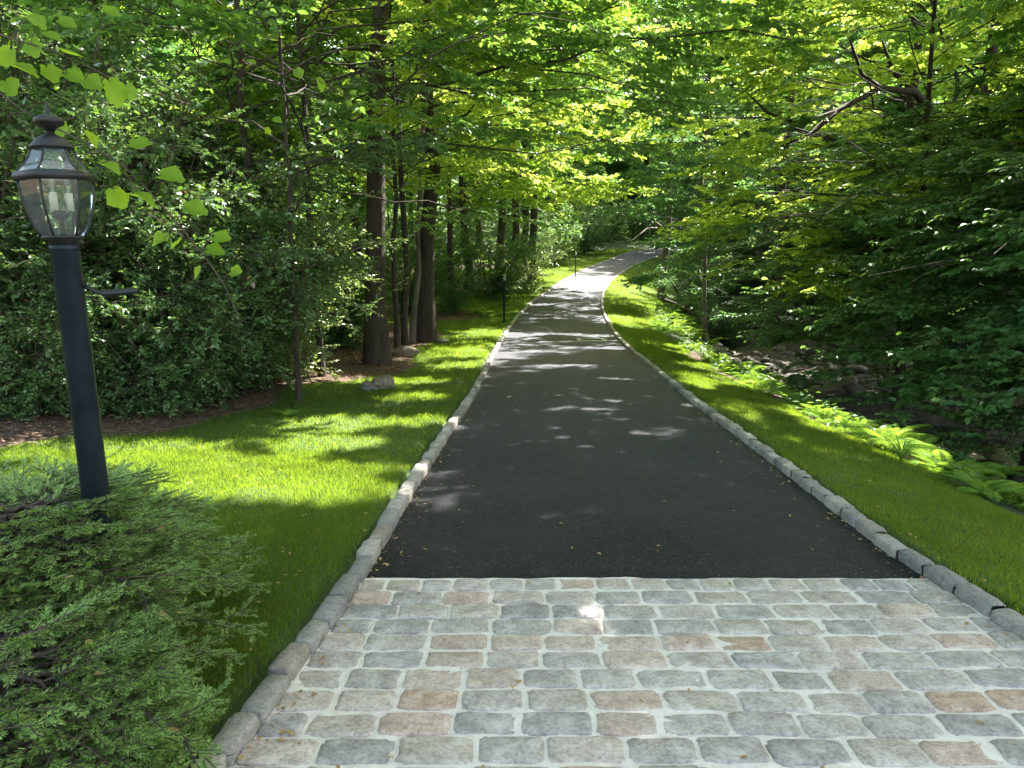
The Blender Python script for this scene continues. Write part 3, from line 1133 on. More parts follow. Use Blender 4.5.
unique(16, X_(662, 35), 35, 20, 6.5, .17, 34, 5.2, M['leaf_cool'], 'straight grey-barked tree standing in the grass where the right lawn meets the stream', bark=BG, nsub=10, ntw=10, K=14, leaf=.15, bias=(2.6, .3), tlen=.5,
       extra=lambda mb: [mb.tube(np.array([list(a) for a in pp]) - np.array([X_(662, 35), 35, gz(X_(662, 35), 35)]), [.05, .04, .03, .015], 6) for pp in
                         ([at(659, 228, 35), at(648, 228, 34.4), at(633, 240, 33.8), at(618, 244, 33.4)], [at(661, 226, 35), at(655, 222, 34.5), at(649, 208, 34.3), at(652, 198, 34)],
                          [at(660, 227, 35), at(678, 226, 34.5), at(690, 228, 30), at(700, 224, 33.8)])])
unique(17, X_(706, 24), 24, 11, 2.0, .075, 34, 2.6, M['leaf_cool'], 'slim young tree rising from the stream bank in front of the grey tree', bark=BG, nsub=7, ntw=7, K=11, leaf=.1, tlen=.4, droop=.4)
unique(18, 9.5, 27, 15, 2.5, .16, 34, 4.6, M['leaf_cool'], 'full green tree on the far bank behind the slim stream-side tree', nsub=11, ntw=10, K=14, leaf=.15, bias=(PI, .4), tlen=.5)
unique(19, 13.2, 26, 18, 4, .24, 34, 6.2, M['leaf_bright'], 'tall sunlit tree behind the long-limbed maple', nsub=10, ntw=10, K=14, leaf=.16, bias=(PI, .3), tlen=.55)
# --- left side
unique(31, X_(376, 12.9), 12.9, 17, 4.6, .19, 32, 6.0, M['leaf_maple'], 'stout dark trunk nearest the lawn, first of the cluster on the mulch', nsub=10, ntw=10, K=14, leaf=.14, bias=(-.3, .35), tlen=.5, lean=(-.012, 0))
unique(32, X_(424, 17.4), 17.4, 18, 5.0, .21, 32, 6.0, M['leaf_maple'], 'stout dark trunk leaning right at the far end of the cluster', nsub=10, ntw=10, K=14, leaf=.14, bias=(-.2, .35), tlen=.5, lean=(.03, 0))
unique(33, X_(396, 14.6), 14.6, 10.5, 3.2, .06, 38, 4.2, M['leaf_bright'], 'thin straight trunk just right of the stout near trunk', cat='tree', nsub=9, ntw=9, K=13, leaf=.12)
unique(34, X_(405, 15.8), 15.8, 12, 3.8, .08, 30, 4.0, M['leaf_bright'], 'thin trunk leaning left in the middle of the cluster', cat='tree', nsub=6, ntw=6, K=11, leaf=.11, lean=(-.05, 0))
unique(35, X_(411, 17), 17, 12, 5.5, .07, 16, 2.8, M['leaf_maple'], 'thin crooked trunk leaning right against the stout far trunk', bark=BG, cat='tree', nsub=6, ntw=6, K=11, leaf=.11, lean=(.06, 0))
unique(36, X_(295, 9.3), 9.3, 5.5, 1.9, .038, 14, 1.7, M['leaf_thicket'], 'pole-thin sapling at the lawn edge with light leafy sprays', cat='sapling', nsub=7, ntw=7, K=11, leaf=.085, bias=(0, .4), tlen=.35)
unique(43, X_(322, 11.4), 11.2, 9.5, 3.0, .05, 44, 4.0, M['leaf_maple'], 'slender young tree whose leaves hang before the stout near trunk', nsub=9, ntw=9, K=13, leaf=.11, bias=(0, .35), tlen=.42)
unique(44, X_(-90, 7.5), 7.5, 15, 6.5, .2, 36, 6.0, M['leaf_maple'], 'tall tree beyond the left edge behind the lamp', nsub=9, ntw=9, K=13, leaf=.14, bias=(0, .3), tlen=.5)
unique(37, X_(258, 10.6), 10.6, 7, 2.4, .085, 18, 2.2, M['leaf_thicket'], 'short thick trunk half hidden under the pale bush', cat='tree', nsub=7, ntw=7, K=11, leaf=.08, tlen=.35)
unique(38, X_(352, 21), 21, 17, 3.6, .16, 32, 5.6, M['leaf_maple'], 'tall forest tree behind the near left cluster of trunks', nsub=10, ntw=10, K=14, leaf=.15, bias=(0, .3), tlen=.5)
unique(39, X_(452, 27), 27, 15, 3.2, .13, 36, 6.6, M['leaf_bright'], 'tree with glowing yellow-green boughs arching over the middle of the driveway', nsub=11, ntw=10, K=14, leaf=.17, bias=(-.25, .5), tlen=.55)
unique(40, X_(470, 34), 34, 19, 4.0, .2, 36, 7.2, M['leaf_bright'], 'tall sunlit tree beyond the arching one on the left of the driveway', nsub=10, ntw=10, K=14, leaf=.18, bias=(-.25, .4), tlen=.6)
unique(41, X_(275, 18.5), 18.5, 16, 3.0, .17, 32, 5.4, M['leaf_maple'], 'dark-trunked tree rising behind the leafy thicket on the left', nsub=10, ntw=10, K=14, leaf=.14, tlen=.5, lean=(.03, 0))
unique(42, X_(120, 14), 14, 15, 2.2, .15, 34, 5.0, M['leaf_maple'], 'tree filling the upper left corner above the lamp', nsub=10, ntw=10, K=14, leaf=.12, tlen=.45)

# --- thicket bushes
bd = [bush(101, 4.6, 2.3, 24, 13, 10, 10, .078), bush(102, 3.0, 1.9, 22, 13, 10, 10, .072), bush(103, 5.8, 2.4, 28, 14, 10, 10, .085)]
protos = []
spots = [
    (0, 118, 9.6, 0, 1.0, 'leaf_thicket', 'wide dark bush behind the lamp post'),
    (1, 205, 9.4, 1, .86, 'leaf_thicket', 'rounded bush with small dull leaves over the mulch, right of the lamp'),
    (1, 262, 11.0, 2, .92, 'leaf_pale', 'pale-leaved bush catching the light above the short thick trunk'),
    (2, 190, 12.4, 3, 1.0, 'leaf_thicket', 'tall bush behind the rounded small-leaved bush'),
    (2, 60, 11.0, 4, 1.05, 'leaf_thicket', 'tall dark bush rising above the lamp'),
    (0, 10, 8.6, 5, .9, 'leaf_thicket', 'dark bush left of the lamp at the photo edge'),
    (2, 280, 15.5, 1.3, .9, 'leaf_maple', 'mid green bush in the gap behind the pole-thin sapling'),
    (1, 332, 15.2, 2.3, .7, 'leaf_dark', 'low shaded bush between sapling and stout trunk'),
    (1, 25, 7.8, 3.3, .55, 'leaf_thicket', 'low bush spilling over the mulch just left of the lamp post'),
    (1, 150, 8.3, 4.1, .62, 'leaf_thicket', 'low bush over the mulch just right of the lamp post'),
    (0, -60, 11.0, 2.6, 1.1, 'leaf_thicket', 'large bush at the far left margin'),
]
meshes = {}
for vi, px, Y, rz, sc, mt, lab in spots:
    key = (vi, mt)
    if key not in meshes:
        mb, V, q = bd[vi]
        sm = mb.mesh('stem', True)
        sm.materials.append(M['bark_twig'])
        fm = mesh_from('foliage', V, [q])
        fm.materials.append(M[mt])
        meshes[key] = (sm, fm)
    x = X_(px, Y)
    o = empty('thicket_bush', (x, Y, gz(x, Y)), rz, sc)
    link('stem', meshes[key][0], None, o)
    link('foliage', meshes[key][1], None, o)
    tag(o, lab, 'bush', 'bushes in the left thicket')

# --- small understory trees along the drive
und = bush(104, 3.6, 1.7, 14, 10, 8, 9, .085, .34)
um = {}
ulist = [(452, 25.5, .6, 'leaf_cool', 'soft green shrub beside the stout leaning trunk'), (490, 31.5, 1.1, 'leaf_cool', 'airy green shrub on the mulch bed behind the near lamp'),
         (528, 34, 1.0, 'leaf_pale', 'grey-green shrub right of the near driveway lamp'), (552, 49, 1.2, 'leaf_dark', 'dark rounded shrub left of the far lamp'),
         (584, 59, 1.5, 'leaf_dark', 'dark spreading shrub right of the far lamp'), (606, 70, 1.6, 'leaf_dark', 'dark shrub at the inside of the far bend'),
         (560, 56, 1.5, 'leaf_dark', 'broad dark shrub deep in the woods behind the far lamp'), (690, 33, .9, 'leaf_cool', 'leafy bush at the foot of the grey-barked tree'),
         (722, 29, .8, 'leaf_cool', 'bush hanging over the far bank right of the slim tree'), (645, 84, 1.3, 'leaf_cool', 'shrub across the road at the top of the drive'),
         (615, 86, 1.3, 'leaf_dark', 'shrub behind the far kerb left of the grey trunk'), (700, 45, 1.2, 'leaf_dark', 'dark bush uphill of the stream bank'),
         (745, 38, 1.3, 'leaf_cool', 'green bush high on the far bank'), (410, 26, 1.0, 'leaf_dark', 'shaded shrub seen between the cluster trunks'), (350, 25, 1.1, 'leaf_maple', 'sun-touched shrub behind the stout near trunk'),
         (430, 34, 1.2, 'leaf_maple', 'green shrub beyond the cluster trunks')]
for i, (px, Y, sc, mt, lab) in enumerate(ulist):
    if mt not in um:
        mb, V, q = und
        if not um:
            sm = mb.mesh('stem', True)
            sm.materials.append(M['bark_twig'])
        fm = mesh_from('foliage', V, [q])
        fm.materials.append(M[mt])
        um[mt] = fm
    x = X_(px, Y)
    o = empty('shrub', (x, Y, gz(x, Y)), i * 1.7, sc)
    link('stem', sm, None, o)
    link('foliage', um[mt], None, o)
    tag(o, lab, 'shrub', 'shrubs under the trees')

# --- background forest: four kinds, copied
kinds = []
for seed, H, base, r0, nl, sp, mt, kd in ((201, 21, 4.5, .26, 30, 6.5, 'leaf_maple', 'mid green'), (202, 19, 6, .2, 26, 5.2, 'leaf_bright', 'sunlit yellow-green'),
                                          (203, 17, 2.0, .16, 32, 4.6, 'leaf_cool', 'bluish green'), (204, 20, 7.5, .24, 24, 6.0, 'leaf_maple', 'high-crowned'),
                                          (205, 10, .8, .09, 30, 3.6, 'leaf_cool', 'low-branched young')):
    mb, V, q = grow_tree(seed, H, base, r0, nl, sp, nsub=9, ntw=9, K=11, leaf=.24, tlen=.65, twigs=False)
    tm = mb.mesh('trunk', True)
    tm.materials.append(BK)
    cm = mesh_from('crown', V, [q])
    cm.materials.append(M[mt])
    kinds.append((tm, cm, kd))
hand = [(523, 41, 0, .9), (531, 44, 3, 1.0), (512, 38, 3, .95), (500, 45, 0, 1.0), (556, 74, 3, .8), (570, 88, 1, .9), (584, 82, 3, .75), (601, 90, 3, 1.0), (618, 95, 1, 1.0), (632, 92, 3, .9),
        (655, 96, 0, .9), (605, 104, 4, 1.4), (590, 100, 4, 1.3), (622, 108, 4, 1.5), (640, 104, 4, 1.3), (575, 110, 4, 1.5), (598, 118, 0, 1.1), (612, 122, 4, 1.6), (630, 126, 1, 1.1), (585, 126, 4, 1.6), (560, 100, 4, 1.4), (665, 112, 4, 1.5), (545, 92, 4, 1.3), (600, 88, 0, 1.5), (642, 92, 0, 1.55), (682, 80, 0, 1.4), (566, 84, 2, 1.5), (715, 66, 0, 1.3), (755, 60, 2, 1.3), (800, 56, 0, 1.3), (845, 52, 2, 1.3), (890, 50, 0, 1.3), (940, 48, 2, 1.3), (990, 46, 0, 1.3), (625, 118, 2, 1.8), (660, 126, 0, 1.8), (676, 84, 3, .9), (545, 66, 3, .85), (480, 56, 0, 1.0), (690, 62, 2, 1.0), (715, 52, 2, .9), (742, 46, 4, 1.1), (775, 37, 4, 1.0), (815, 33, 4, 1.0), (850, 40, 1, 1.0), (900, 30, 4, 1.0), (1010, 26, 0, .9), (930, 38, 1, 1.0)]
pts = [(X_(px, Y), Y, k, sc) for px, Y, k, sc in hand]
rs = np.random.default_rng(55)
tries = 0
while len(pts) < 165 and tries < 6000:
    tries += 1
    y = rs.uniform(22, 135)
    x = rs.uniform(-.75, .80) * y * 1.0
    el, er = side(np.array([x]), np.array([y]))
    if y < 76 and ((0 > el[0] and 0 > er[0]) or (el[0] > 0 and el[0] < np.interp(y, [0, 30, 40, 76], [3, 5, 11, 12])) or (er[0] > 0 and er[0] < (16 if y < 50 else 8))):
        continue
    if y >= 70 and y < 84 and x > 2:
        continue
    if min((x - a[0]) ** 2 + (y - a[1]) ** 2 for a in pts) < (2.6 + y * .022) ** 2:
        continue
    pts.append((x, y, int(rs.choice([0, 1, 2, 3, 4, 4])), rs.uniform(.8, 1.15)))
for i, (x, y, k, sc) in enumerate(pts):
    tm, cm, kd = kinds[k]
    o = empty('forest_tree', (x, y, gz(x, y)), rs.uniform(0, 6.28), sc)
    link('trunk', tm, None, o)
    link('crown', cm, None, o)
    where = 'in the woods beyond the bend of the driveway' if y > 74 else ('in the woods left of the driveway' if x < np.interp(y, [0, 75], [0, 12]) else 'in the woods across the stream')
    tag(o, f'{kd} forest tree standing deep {where}', 'tree', f'{kd} trees {where}')
# ------------------------------------------------------------------ grass
def scatter_lawn(n, x0, x1, y0, y1):
    X = rng.uniform(x0, x1, n)
    Y = rng.uniform(y0, y1, n)
    thin = fbm(X * 1.1 + 20, Y * 1.1, 3) + .5 * fbm(X * 6, Y * 6, 2)
    el, er = side(X, Y)
    k = is_lawn(X, Y) & (rng.random(n) < np.clip(1.25 - np.clip(thin, 0, 1) * 1.5, .25, 1)) & ((np.maximum(el, er) > .05) | (rng.random(n) < .5))
    return X[k], Y[k]


def blades(X, Y, h, w, seg2):
    n = len(X)
    Z = ground_h(X, Y) - .004
    a = rng.uniform(0, 2 * PI, n)
    hh = h * rng.uniform(.55, 1.25, n) * (1 + .5 * fbm(X * 1.4, Y * 1.4, 3))
    ww = w * rng.uniform(.7, 1.3, n)
    la = rng.uniform(0, 2 * PI, n)
    ln = hh * rng.uniform(.1, .75, n)
    sx, sy = np.cos(a) * ww / 2, np.sin(a) * ww / 2
    B = np.stack([X, Y, Z], -1)
    s = np.stack([sx, sy, 0 * sx], -1)
    lean = np.stack([np.cos(la) * ln, np.sin(la) * ln, 0 * ln], -1)
    up = np.stack([0 * hh, 0 * hh, hh], -1)
    if seg2:
        V = np.stack([B - s, B + s, B + s * .75 + lean * .35 + up * .6, B - s * .75 + lean * .35 + up * .6, B + lean + up], 1)
        b = np.arange(n)[:, None] * 5
        return V.reshape(-1, 3), b + np.array([[0, 1, 2, 3]]), b + np.array([[3, 2, 4]])
    V = np.stack([B - s, B + s, B + lean + up], 1)
    b = np.arange(n)[:, None] * 3
    return V.reshape(-1, 3), None, b + np.array([[0, 1, 2]])


mb = MB()
for n, x0, x1, y0, y1, h, w, s2 in ((150000, -4.6, -.8, 1.6, 6.5, .036, .0030, True), (70000, 2.2, 5.2, 2.5, 6.5, .036, .0032, True), (110000, -5, 5, 6.5, 12, .042, .005, True),
                                    (110000, -5, 6, 12, 24, .055, .009, False), (90000, -10, 9, 24, 45, .07, .018, False), (60000, -12, 20, 45, 75, .09, .035, False)):
    X, Y = scatter_lawn(n * 2, x0, x1, y0, y1)
    V, q, t = blades(X, Y, h, w, s2)
    if q is not None:
        mb.add(V, q, t)
    else:
        mb.add(V, t)
tag(mb.build('lawn_grass', M['grass']), 'short mown grass on both lawns', 'grass', kind='stuff')

# ------------------------------------------------------------------ leaf litter and chips on the mulch, low weeds
mb = MB()
n = 60000
Y = 3 + 24 * rng.random(n) ** 1.4
X = rng.uniform(-9, 1, n)
el, er = side(X, Y)
k = (el > .5) & (~is_lawn(X, Y))
X, Y = X[k], Y[k]
P = np.stack([X, Y, ground_h(X, Y) + rng.uniform(.003, .03, len(X))], -1)
D = rng.normal(0, 1, (len(X), 3)) * np.array([1, 1, .25])
Nn = np.array([0, 0, 1.]) + rng.normal(0, .4, (len(X), 3))
V, q = leaf_cloud(P, D, Nn, rng.uniform(.02, .06, len(X)), .7)
mb.add(V, q)
tag(mb.build('leaf_litter', M['litter']), 'brown leaf litter and bark chips under the trees', 'leaf litter', kind='stuff')
mb = MB()
n = 900
Y = 2.2 + 12 * rng.random(n) ** 1.5
X = rng.uniform(-2.8, 3.6, n)
el, er = side(X, Y)
Ye = 2.2 + 14 * rng.random(420) ** 1.3
Xe = np.where(rng.random(420) < .5, LX(Ye) + rng.exponential(.05, 420) + .015, RX(Ye) - rng.exponential(.06, 420) - .015)
X, Y = np.concatenate([X, Xe]), np.concatenate([Y, Ye])
el, er = side(X, Y)
n = len(X)
onroad = (el < -.13) & (er < -.13)
keep = rng.random(n) < np.where(onroad & (np.arange(n) < 900), .4, 1)
X, Y, onroad = X[keep], Y[keep], onroad[keep]
P = np.stack([X, Y, np.where(onroad, RH(Y) + .028, ground_h(X, Y) + .03)], -1)
D = rng.normal(0, 1, (len(X), 3)) * np.array([1, 1, .1])
Nn = np.array([0, 0, 1.]) + rng.normal(0, .2, (len(X), 3))
V, q = leaf_cloud(P, D, Nn, rng.uniform(.012, .032, len(X)), 1)
mb.add(V, q)
M['fallen'] = leaf_mat('fallen', (.25, .13, .05), (.5, .36, .16), (.3, .15, .05), (.4, .3, .1), .15, .05)
tag(mb.build('fallen_leaves', M['fallen']), 'small tan leaves scattered over stone, asphalt and lawn', 'leaves', kind='stuff')


def weeds(n, x0, x1, y0, y1, test, size, hh, name, mat, lab):
    X = rng.uniform(x0, x1, n)
    Y = rng.uniform(y0, y1, n)
    k = test(X, Y)
    X, Y = X[k], Y[k]
    Z = ground_h(X, Y)
    K = 7
    m = len(X)
    a = rng.uniform(0, 2 * PI, (m, K))
    r = rng.uniform(.0, .12, (m, K)) * (1 + size)
    H_ = hh * rng.uniform(.15, 1, (m, K)) * (1 + fbm(X, Y, 2))[:, None]
    P = np.stack([X[:, None] + np.cos(a) * r, Y[:, None] + np.sin(a) * r, Z[:, None] + H_], -1).reshape(-1, 3)
    D = np.stack([np.cos(a), np.sin(a), rng.normal(.05, .3, (m, K))], -1).reshape(-1, 3)
    Nn = np.array([0, 0, 1.]) + rng.normal(0, .3, P.shape)
    V, q = leaf_cloud(P, D, Nn, size * rng.uniform(.6, 1.2, m * K))
    mb = MB()
    mb.add(V, q)
    tag(mb.build(name, mat), lab, 'undergrowth', kind='stuff')


def t_left(X, Y):
    el, er = side(X, Y)
    wl = np.interp(Y, LAWN_L[:, 0], LAWN_L[:, 1])
    return (el > wl + 1.5) & (fbm(X * .5 + 3, Y * .5, 3) > -.12)


def t_right(X, Y):
    el, er = side(X, Y)
    wr = np.interp(Y, LAWN_R[:, 0], LAWN_R[:, 1])
    return ((er > wr + .1) & (er < wr + 2.2)) | ((er > wr + 6.8) & (fbm(X * .5 + 3, Y * .5, 3) > -.25))


weeds(9000, -26, 2, 11, 50, t_left, .12, .35, 'undergrowth', M['weed'], 'low green undergrowth on the left woodland floor')
weeds(9000, 2, 26, 3, 50, t_right, .09, .25, 'undergrowth', M['weed'], 'low green plants on the stream banks')
weeds(9000, -70, 80, 50, 140, lambda X, Y: (side(X, Y)[0] > 8) | (side(X, Y)[1] > 6) | (Y > 84), .4, .9, 'undergrowth', M['weed'], 'green undergrowth of the far woods')

# ------------------------------------------------------------------ ferns


def fern_mesh(seed, R, nf):
    rs = np.random.default_rng(seed)
    mb = MB()
    P_, D_, N_, S_ = [], [], [], []
    for i in range(nf):
        az = i * 2 * PI / nf + rs.normal(0, .25)
        L_ = R * rs.uniform(.75, 1.2)
        el0 = rs.uniform(.75, 1.25)
        pts = [np.array([0, 0, 0.])]
        el = el0
        m = 12
        for k in range(m):
            el -= (el0 + .45) / m * rs.uniform(.7, 1.2)
            pts.append(pts[-1] + L_ / m * np.array([math.cos(az) * math.cos(el), math.sin(az) * math.cos(el), math.sin(el)]))
        pts = np.array(pts)
        mb.tube(pts, np.linspace(.004, .0012, len(pts)), 3, cap=False)
        for k in range(27):
            t = .14 + .86 * k / 27
            p = np.array([np.interp(t * m, np.arange(m + 1), pts[:, c]) for c in range(3)])
            d = pts[min(m, int(t * m) + 1)] - pts[int(t * m)]
            d /= np.linalg.norm(d)
            sd = np.array([-math.sin(az), math.cos(az), 0])
            n = np.cross(d, sd)
            w = L_ * .21 * math.sin(PI * (t * .86 + .12)) ** .8
            for s in (-1, 1):
                P_.append(p)
                D_.append(sd * s * .93 + d * .36 + np.array([0, 0, -.15]))
                N_.append(-n if n[2] < 0 else n)
                S_.append(max(.012, w * rs.uniform(.85, 1.1)))
    V, q = leaf_cloud(np.array(P_), np.array(D_), np.array(N_), np.array(S_), .17)
    mb.add(V, q)
    me = mb.mesh('fern')
    me.materials.append(M['leaf_fern'])
    return me


fm = [fern_mesh(300 + i, r, n) for i, (r, n) in enumerate(((.40, 13), (.46, 15), (.34, 12), (.52, 14)))]
cnt = 0
for y in np.concatenate([np.arange(4.6, 16, .42), np.arange(16, 34, .9)]):
    for rep in range(3):
        yy = y + rng.uniform(-.3, .3)
        wr = np.interp(yy, LAWN_R[:, 0], LAWN_R[:, 1])
        e = wr + (rng.uniform(.1, .5), rng.uniform(.6, 1.1), rng.uniform(1.1, 1.7))[rep]
        x = float(RX(yy)) + KW + e
        if rng.random() < .12:
            continue
        me = fm[int(rng.integers(0, 4))]
        o = link('fern', me, None)
        o.location = (x, yy, gz(x, yy) - .02)
        s = rng.uniform(.75, 1.2) * (1.0 if yy < 20 else 1.35)
        o.rotation_euler = (rng.normal(0, .1), rng.normal(.12, .1), rng.uniform(0, 6.28))
        o.scale = (s, s, s)
        tag(o, 'light green fern in the strip between right lawn and stream', 'fern', 'ferns along the stream bank')
        cnt += 1
for px, Y, s, lab in ((484, 24.5, 1.5, 'spreading fern on the mulch bed left of the near driveway lamp'), (283, 8.3, .45, 'small feathery weed growing out of the left lawn')):
    x = X_(px, Y)
    o = link('fern', fm[1], None)
    o.location = (x, Y, gz(x, Y))
    o.scale = (s, s, s)
    tag(o, lab, 'fern')

# clump of long grass in the fern strip
mb = MB()
rs = np.random.default_rng(5)
for i in range(60):
    a = rs.uniform(0, 2 * PI)
    L_ = rs.uniform(.25, .5)
    t = np.linspace(0, 1, 7)
    r = L_ * .7 * t ** 1.4
    z = L_ * (t * 1.1 - .75 * t ** 2.6)
    c = np.stack([math.cos(a) * r, math.sin(a) * r, z], -1)
    s = np.array([-math.sin(a), math.cos(a), 0]) * .006
    w = (1 - t ** 3)[:, None]
    V = np.concatenate([c - s * w, c + s * w])
    mb.add(V, [(k, k + 1, k + 8, k + 7) for k in range(6)])
o = mb.build('grass_clump', M['leaf_fern'])
x = X_(915, 6.9)
o.location = (x, 6.9, gz(x, 6.9))
tag(o, 'clump of long arching grass among the ferns', 'grass clump')

# ------------------------------------------------------------------ rocks


def rock_mesh(seed, sub=3, flat=.6, ang=.25):
    import bmesh
    rs = np.random.default_rng(seed)
    bm = bmesh.new()
    bmesh.ops.create_icosphere(bm, subdivisions=sub, radius=1)
    co = np.array([v.co[:] for v in bm.verts])
    for k in range(9):           # planes cut the ball into a stone
        n = rs.normal(0, 1, 3)
        n /= np.linalg.norm(n)
        d = rs.uniform(.55, .85)
        h = co @ n
        co = co - np.clip(h - d, 0, None)[:, None] * n * .9
    co += ang * .25 * np.stack([fbm(co[:, 0] * 2 + i * 5 + seed, co[:, 1] * 2 + co[:, 2] * 2, 3) for i in range(3)], -1)
    co *= np.array([1, rs.uniform(.65, .95), flat])
    for v, c in zip(bm.verts, co):
        v.co = c
    me = bpy.data.meshes.new('rock')
    bm.to_mesh(me)
    bm.free()
    me.polygons.foreach_set('use_smooth', np.ones(len(me.polygons), bool))
    return me


rm = [rock_mesh(400 + i, 3, f) for i, f in enumerate((.5, .6, .4, .7, .55, .45))]
for m_ in rm:
    m_.materials.append(M['rock'])
for i in range(285):
    y = 6 + 32 * rng.random() ** 1.3
    wr = float(np.interp(y, LAWN_R[:, 0], LAWN_R[:, 1]))
    e = wr + rng.uniform(1.5, 8.0)
    x = float(RX(y)) + e
    if x / y > .78:
        continue
    s = rng.uniform(.10, .32) * (1.6 if rng.random() < .12 else 1)
    o = link('stream_rock', rm[i % 6], None)
    o.location = (x, y, gz(x, y) + s * .12)
    o.rotation_euler = (rng.normal(0, .25), rng.normal(0, .25), rng.uniform(0, 6.28))
    o.scale = (s, s, s)
    tag(o, 'dark wet rock lying in the stream bed', 'rock', 'rocks in the stream bed')


def stone(px, py, Y, s, mat, lab, name='boulder', seed=450, sc=(1, 1, 1), rz=0., dz=0):
    me = rock_mesh(seed, 3, .6)
    me.materials.append(mat)
    o = link(name, me, None)
    x = X_(px, Y)
    o.location = (x, Y, gz(x, Y) + s * sc[2] * .35 + dz)
    o.scale = (s * sc[0], s * sc[1], s * sc[2])
    o.rotation_euler = (0, 0, rz)
    tag(o, lab, 'rock')


stone(401, 350, 14.3, .28, M['cut_stone'], 'weathered brown boulder at the foot of the thin trunks', seed=451, sc=(1.2, .9, .8))
stone(440, 331, 17.6, .17, M['rock_pale'], 'flat pale stone on the grass right of the stout leaning trunk', seed=452, sc=(1.2, .9, .6))
rs = np.random.default_rng(77)
for px, Y, sx, sy, sz, rot, mt, lab in ((381, 10.5, .24, .17, .17, (.12, -.22, .35), M['cut_stone'], 'tan broken stone block with a flat top at the lawn edge'),
                                        (368, 10.35, .20, .13, .10, (.1, .35, -.2), M['rock'], 'small dark stone leaning beside the tan broken block')):
    mb = MB()
    g = np.linspace(-.5, .5, 5)
    me = rock_mesh(460 + px, 3, .9)
    co = np.array([v.co[:] for v in me.vertices])
    co = np.sign(co) * np.abs(co) ** .35 * .5 * np.array([sx, sy, sz]) * 1.3 + rs.normal(0, .003, co.shape)
    me.vertices.foreach_set('co', co.astype(np.float32).ravel())
    me.polygons.foreach_set('use_smooth', np.zeros(len(me.polygons), bool))
    me.materials.append(mt)
    o = link('stone_block', me, None)
    x = X_(px, Y)
    o.location = (x, Y, gz(x, Y) + sz * .42)
    o.rotation_euler = rot
    tag(o, lab, 'rock')
stone(850, 395, 11.5, .42, M['rock'], 'largest boulder in the stream, just beyond the ferns', seed=455, sc=(1.2, .9, .9))
stone(658, 375, 13.0, .10, M['rock_pale'], 'small pale stone half sunk in the right lawn by the ferns', seed=456, sc=(1.2, .9, .6))

# fallen branches over the stream
for px1, py1, Y1, px2, py2, Y2, r, lab in ((665, 300, 29, 700, 318, 27, .06, 'fallen dead branch lying across the upper stream'), (905, 455, 10.5, 960, 470, 9.5, .05, 'fallen branch on the bank near the clump of long grass')):
    a, b = at(px1, py1, Y1), at(px2, py2, Y2)
    mb = MB()
    mb.tube([a, a.lerp(b, .4) + Vector((0, 0, .08)), b], [r, r * .8, r * .4], 8)
    mb.tube([a.lerp(b, .5) + Vector((0, 0, .05)), a.lerp(b, .7) + Vector((.1, .1, .3))], [r * .4, r * .15], 5)
    tag(mb.build('fallen_branch', BK, smooth=True), lab, 'branch')

# ------------------------------------------------------------------ spruce shrub in the near left corner


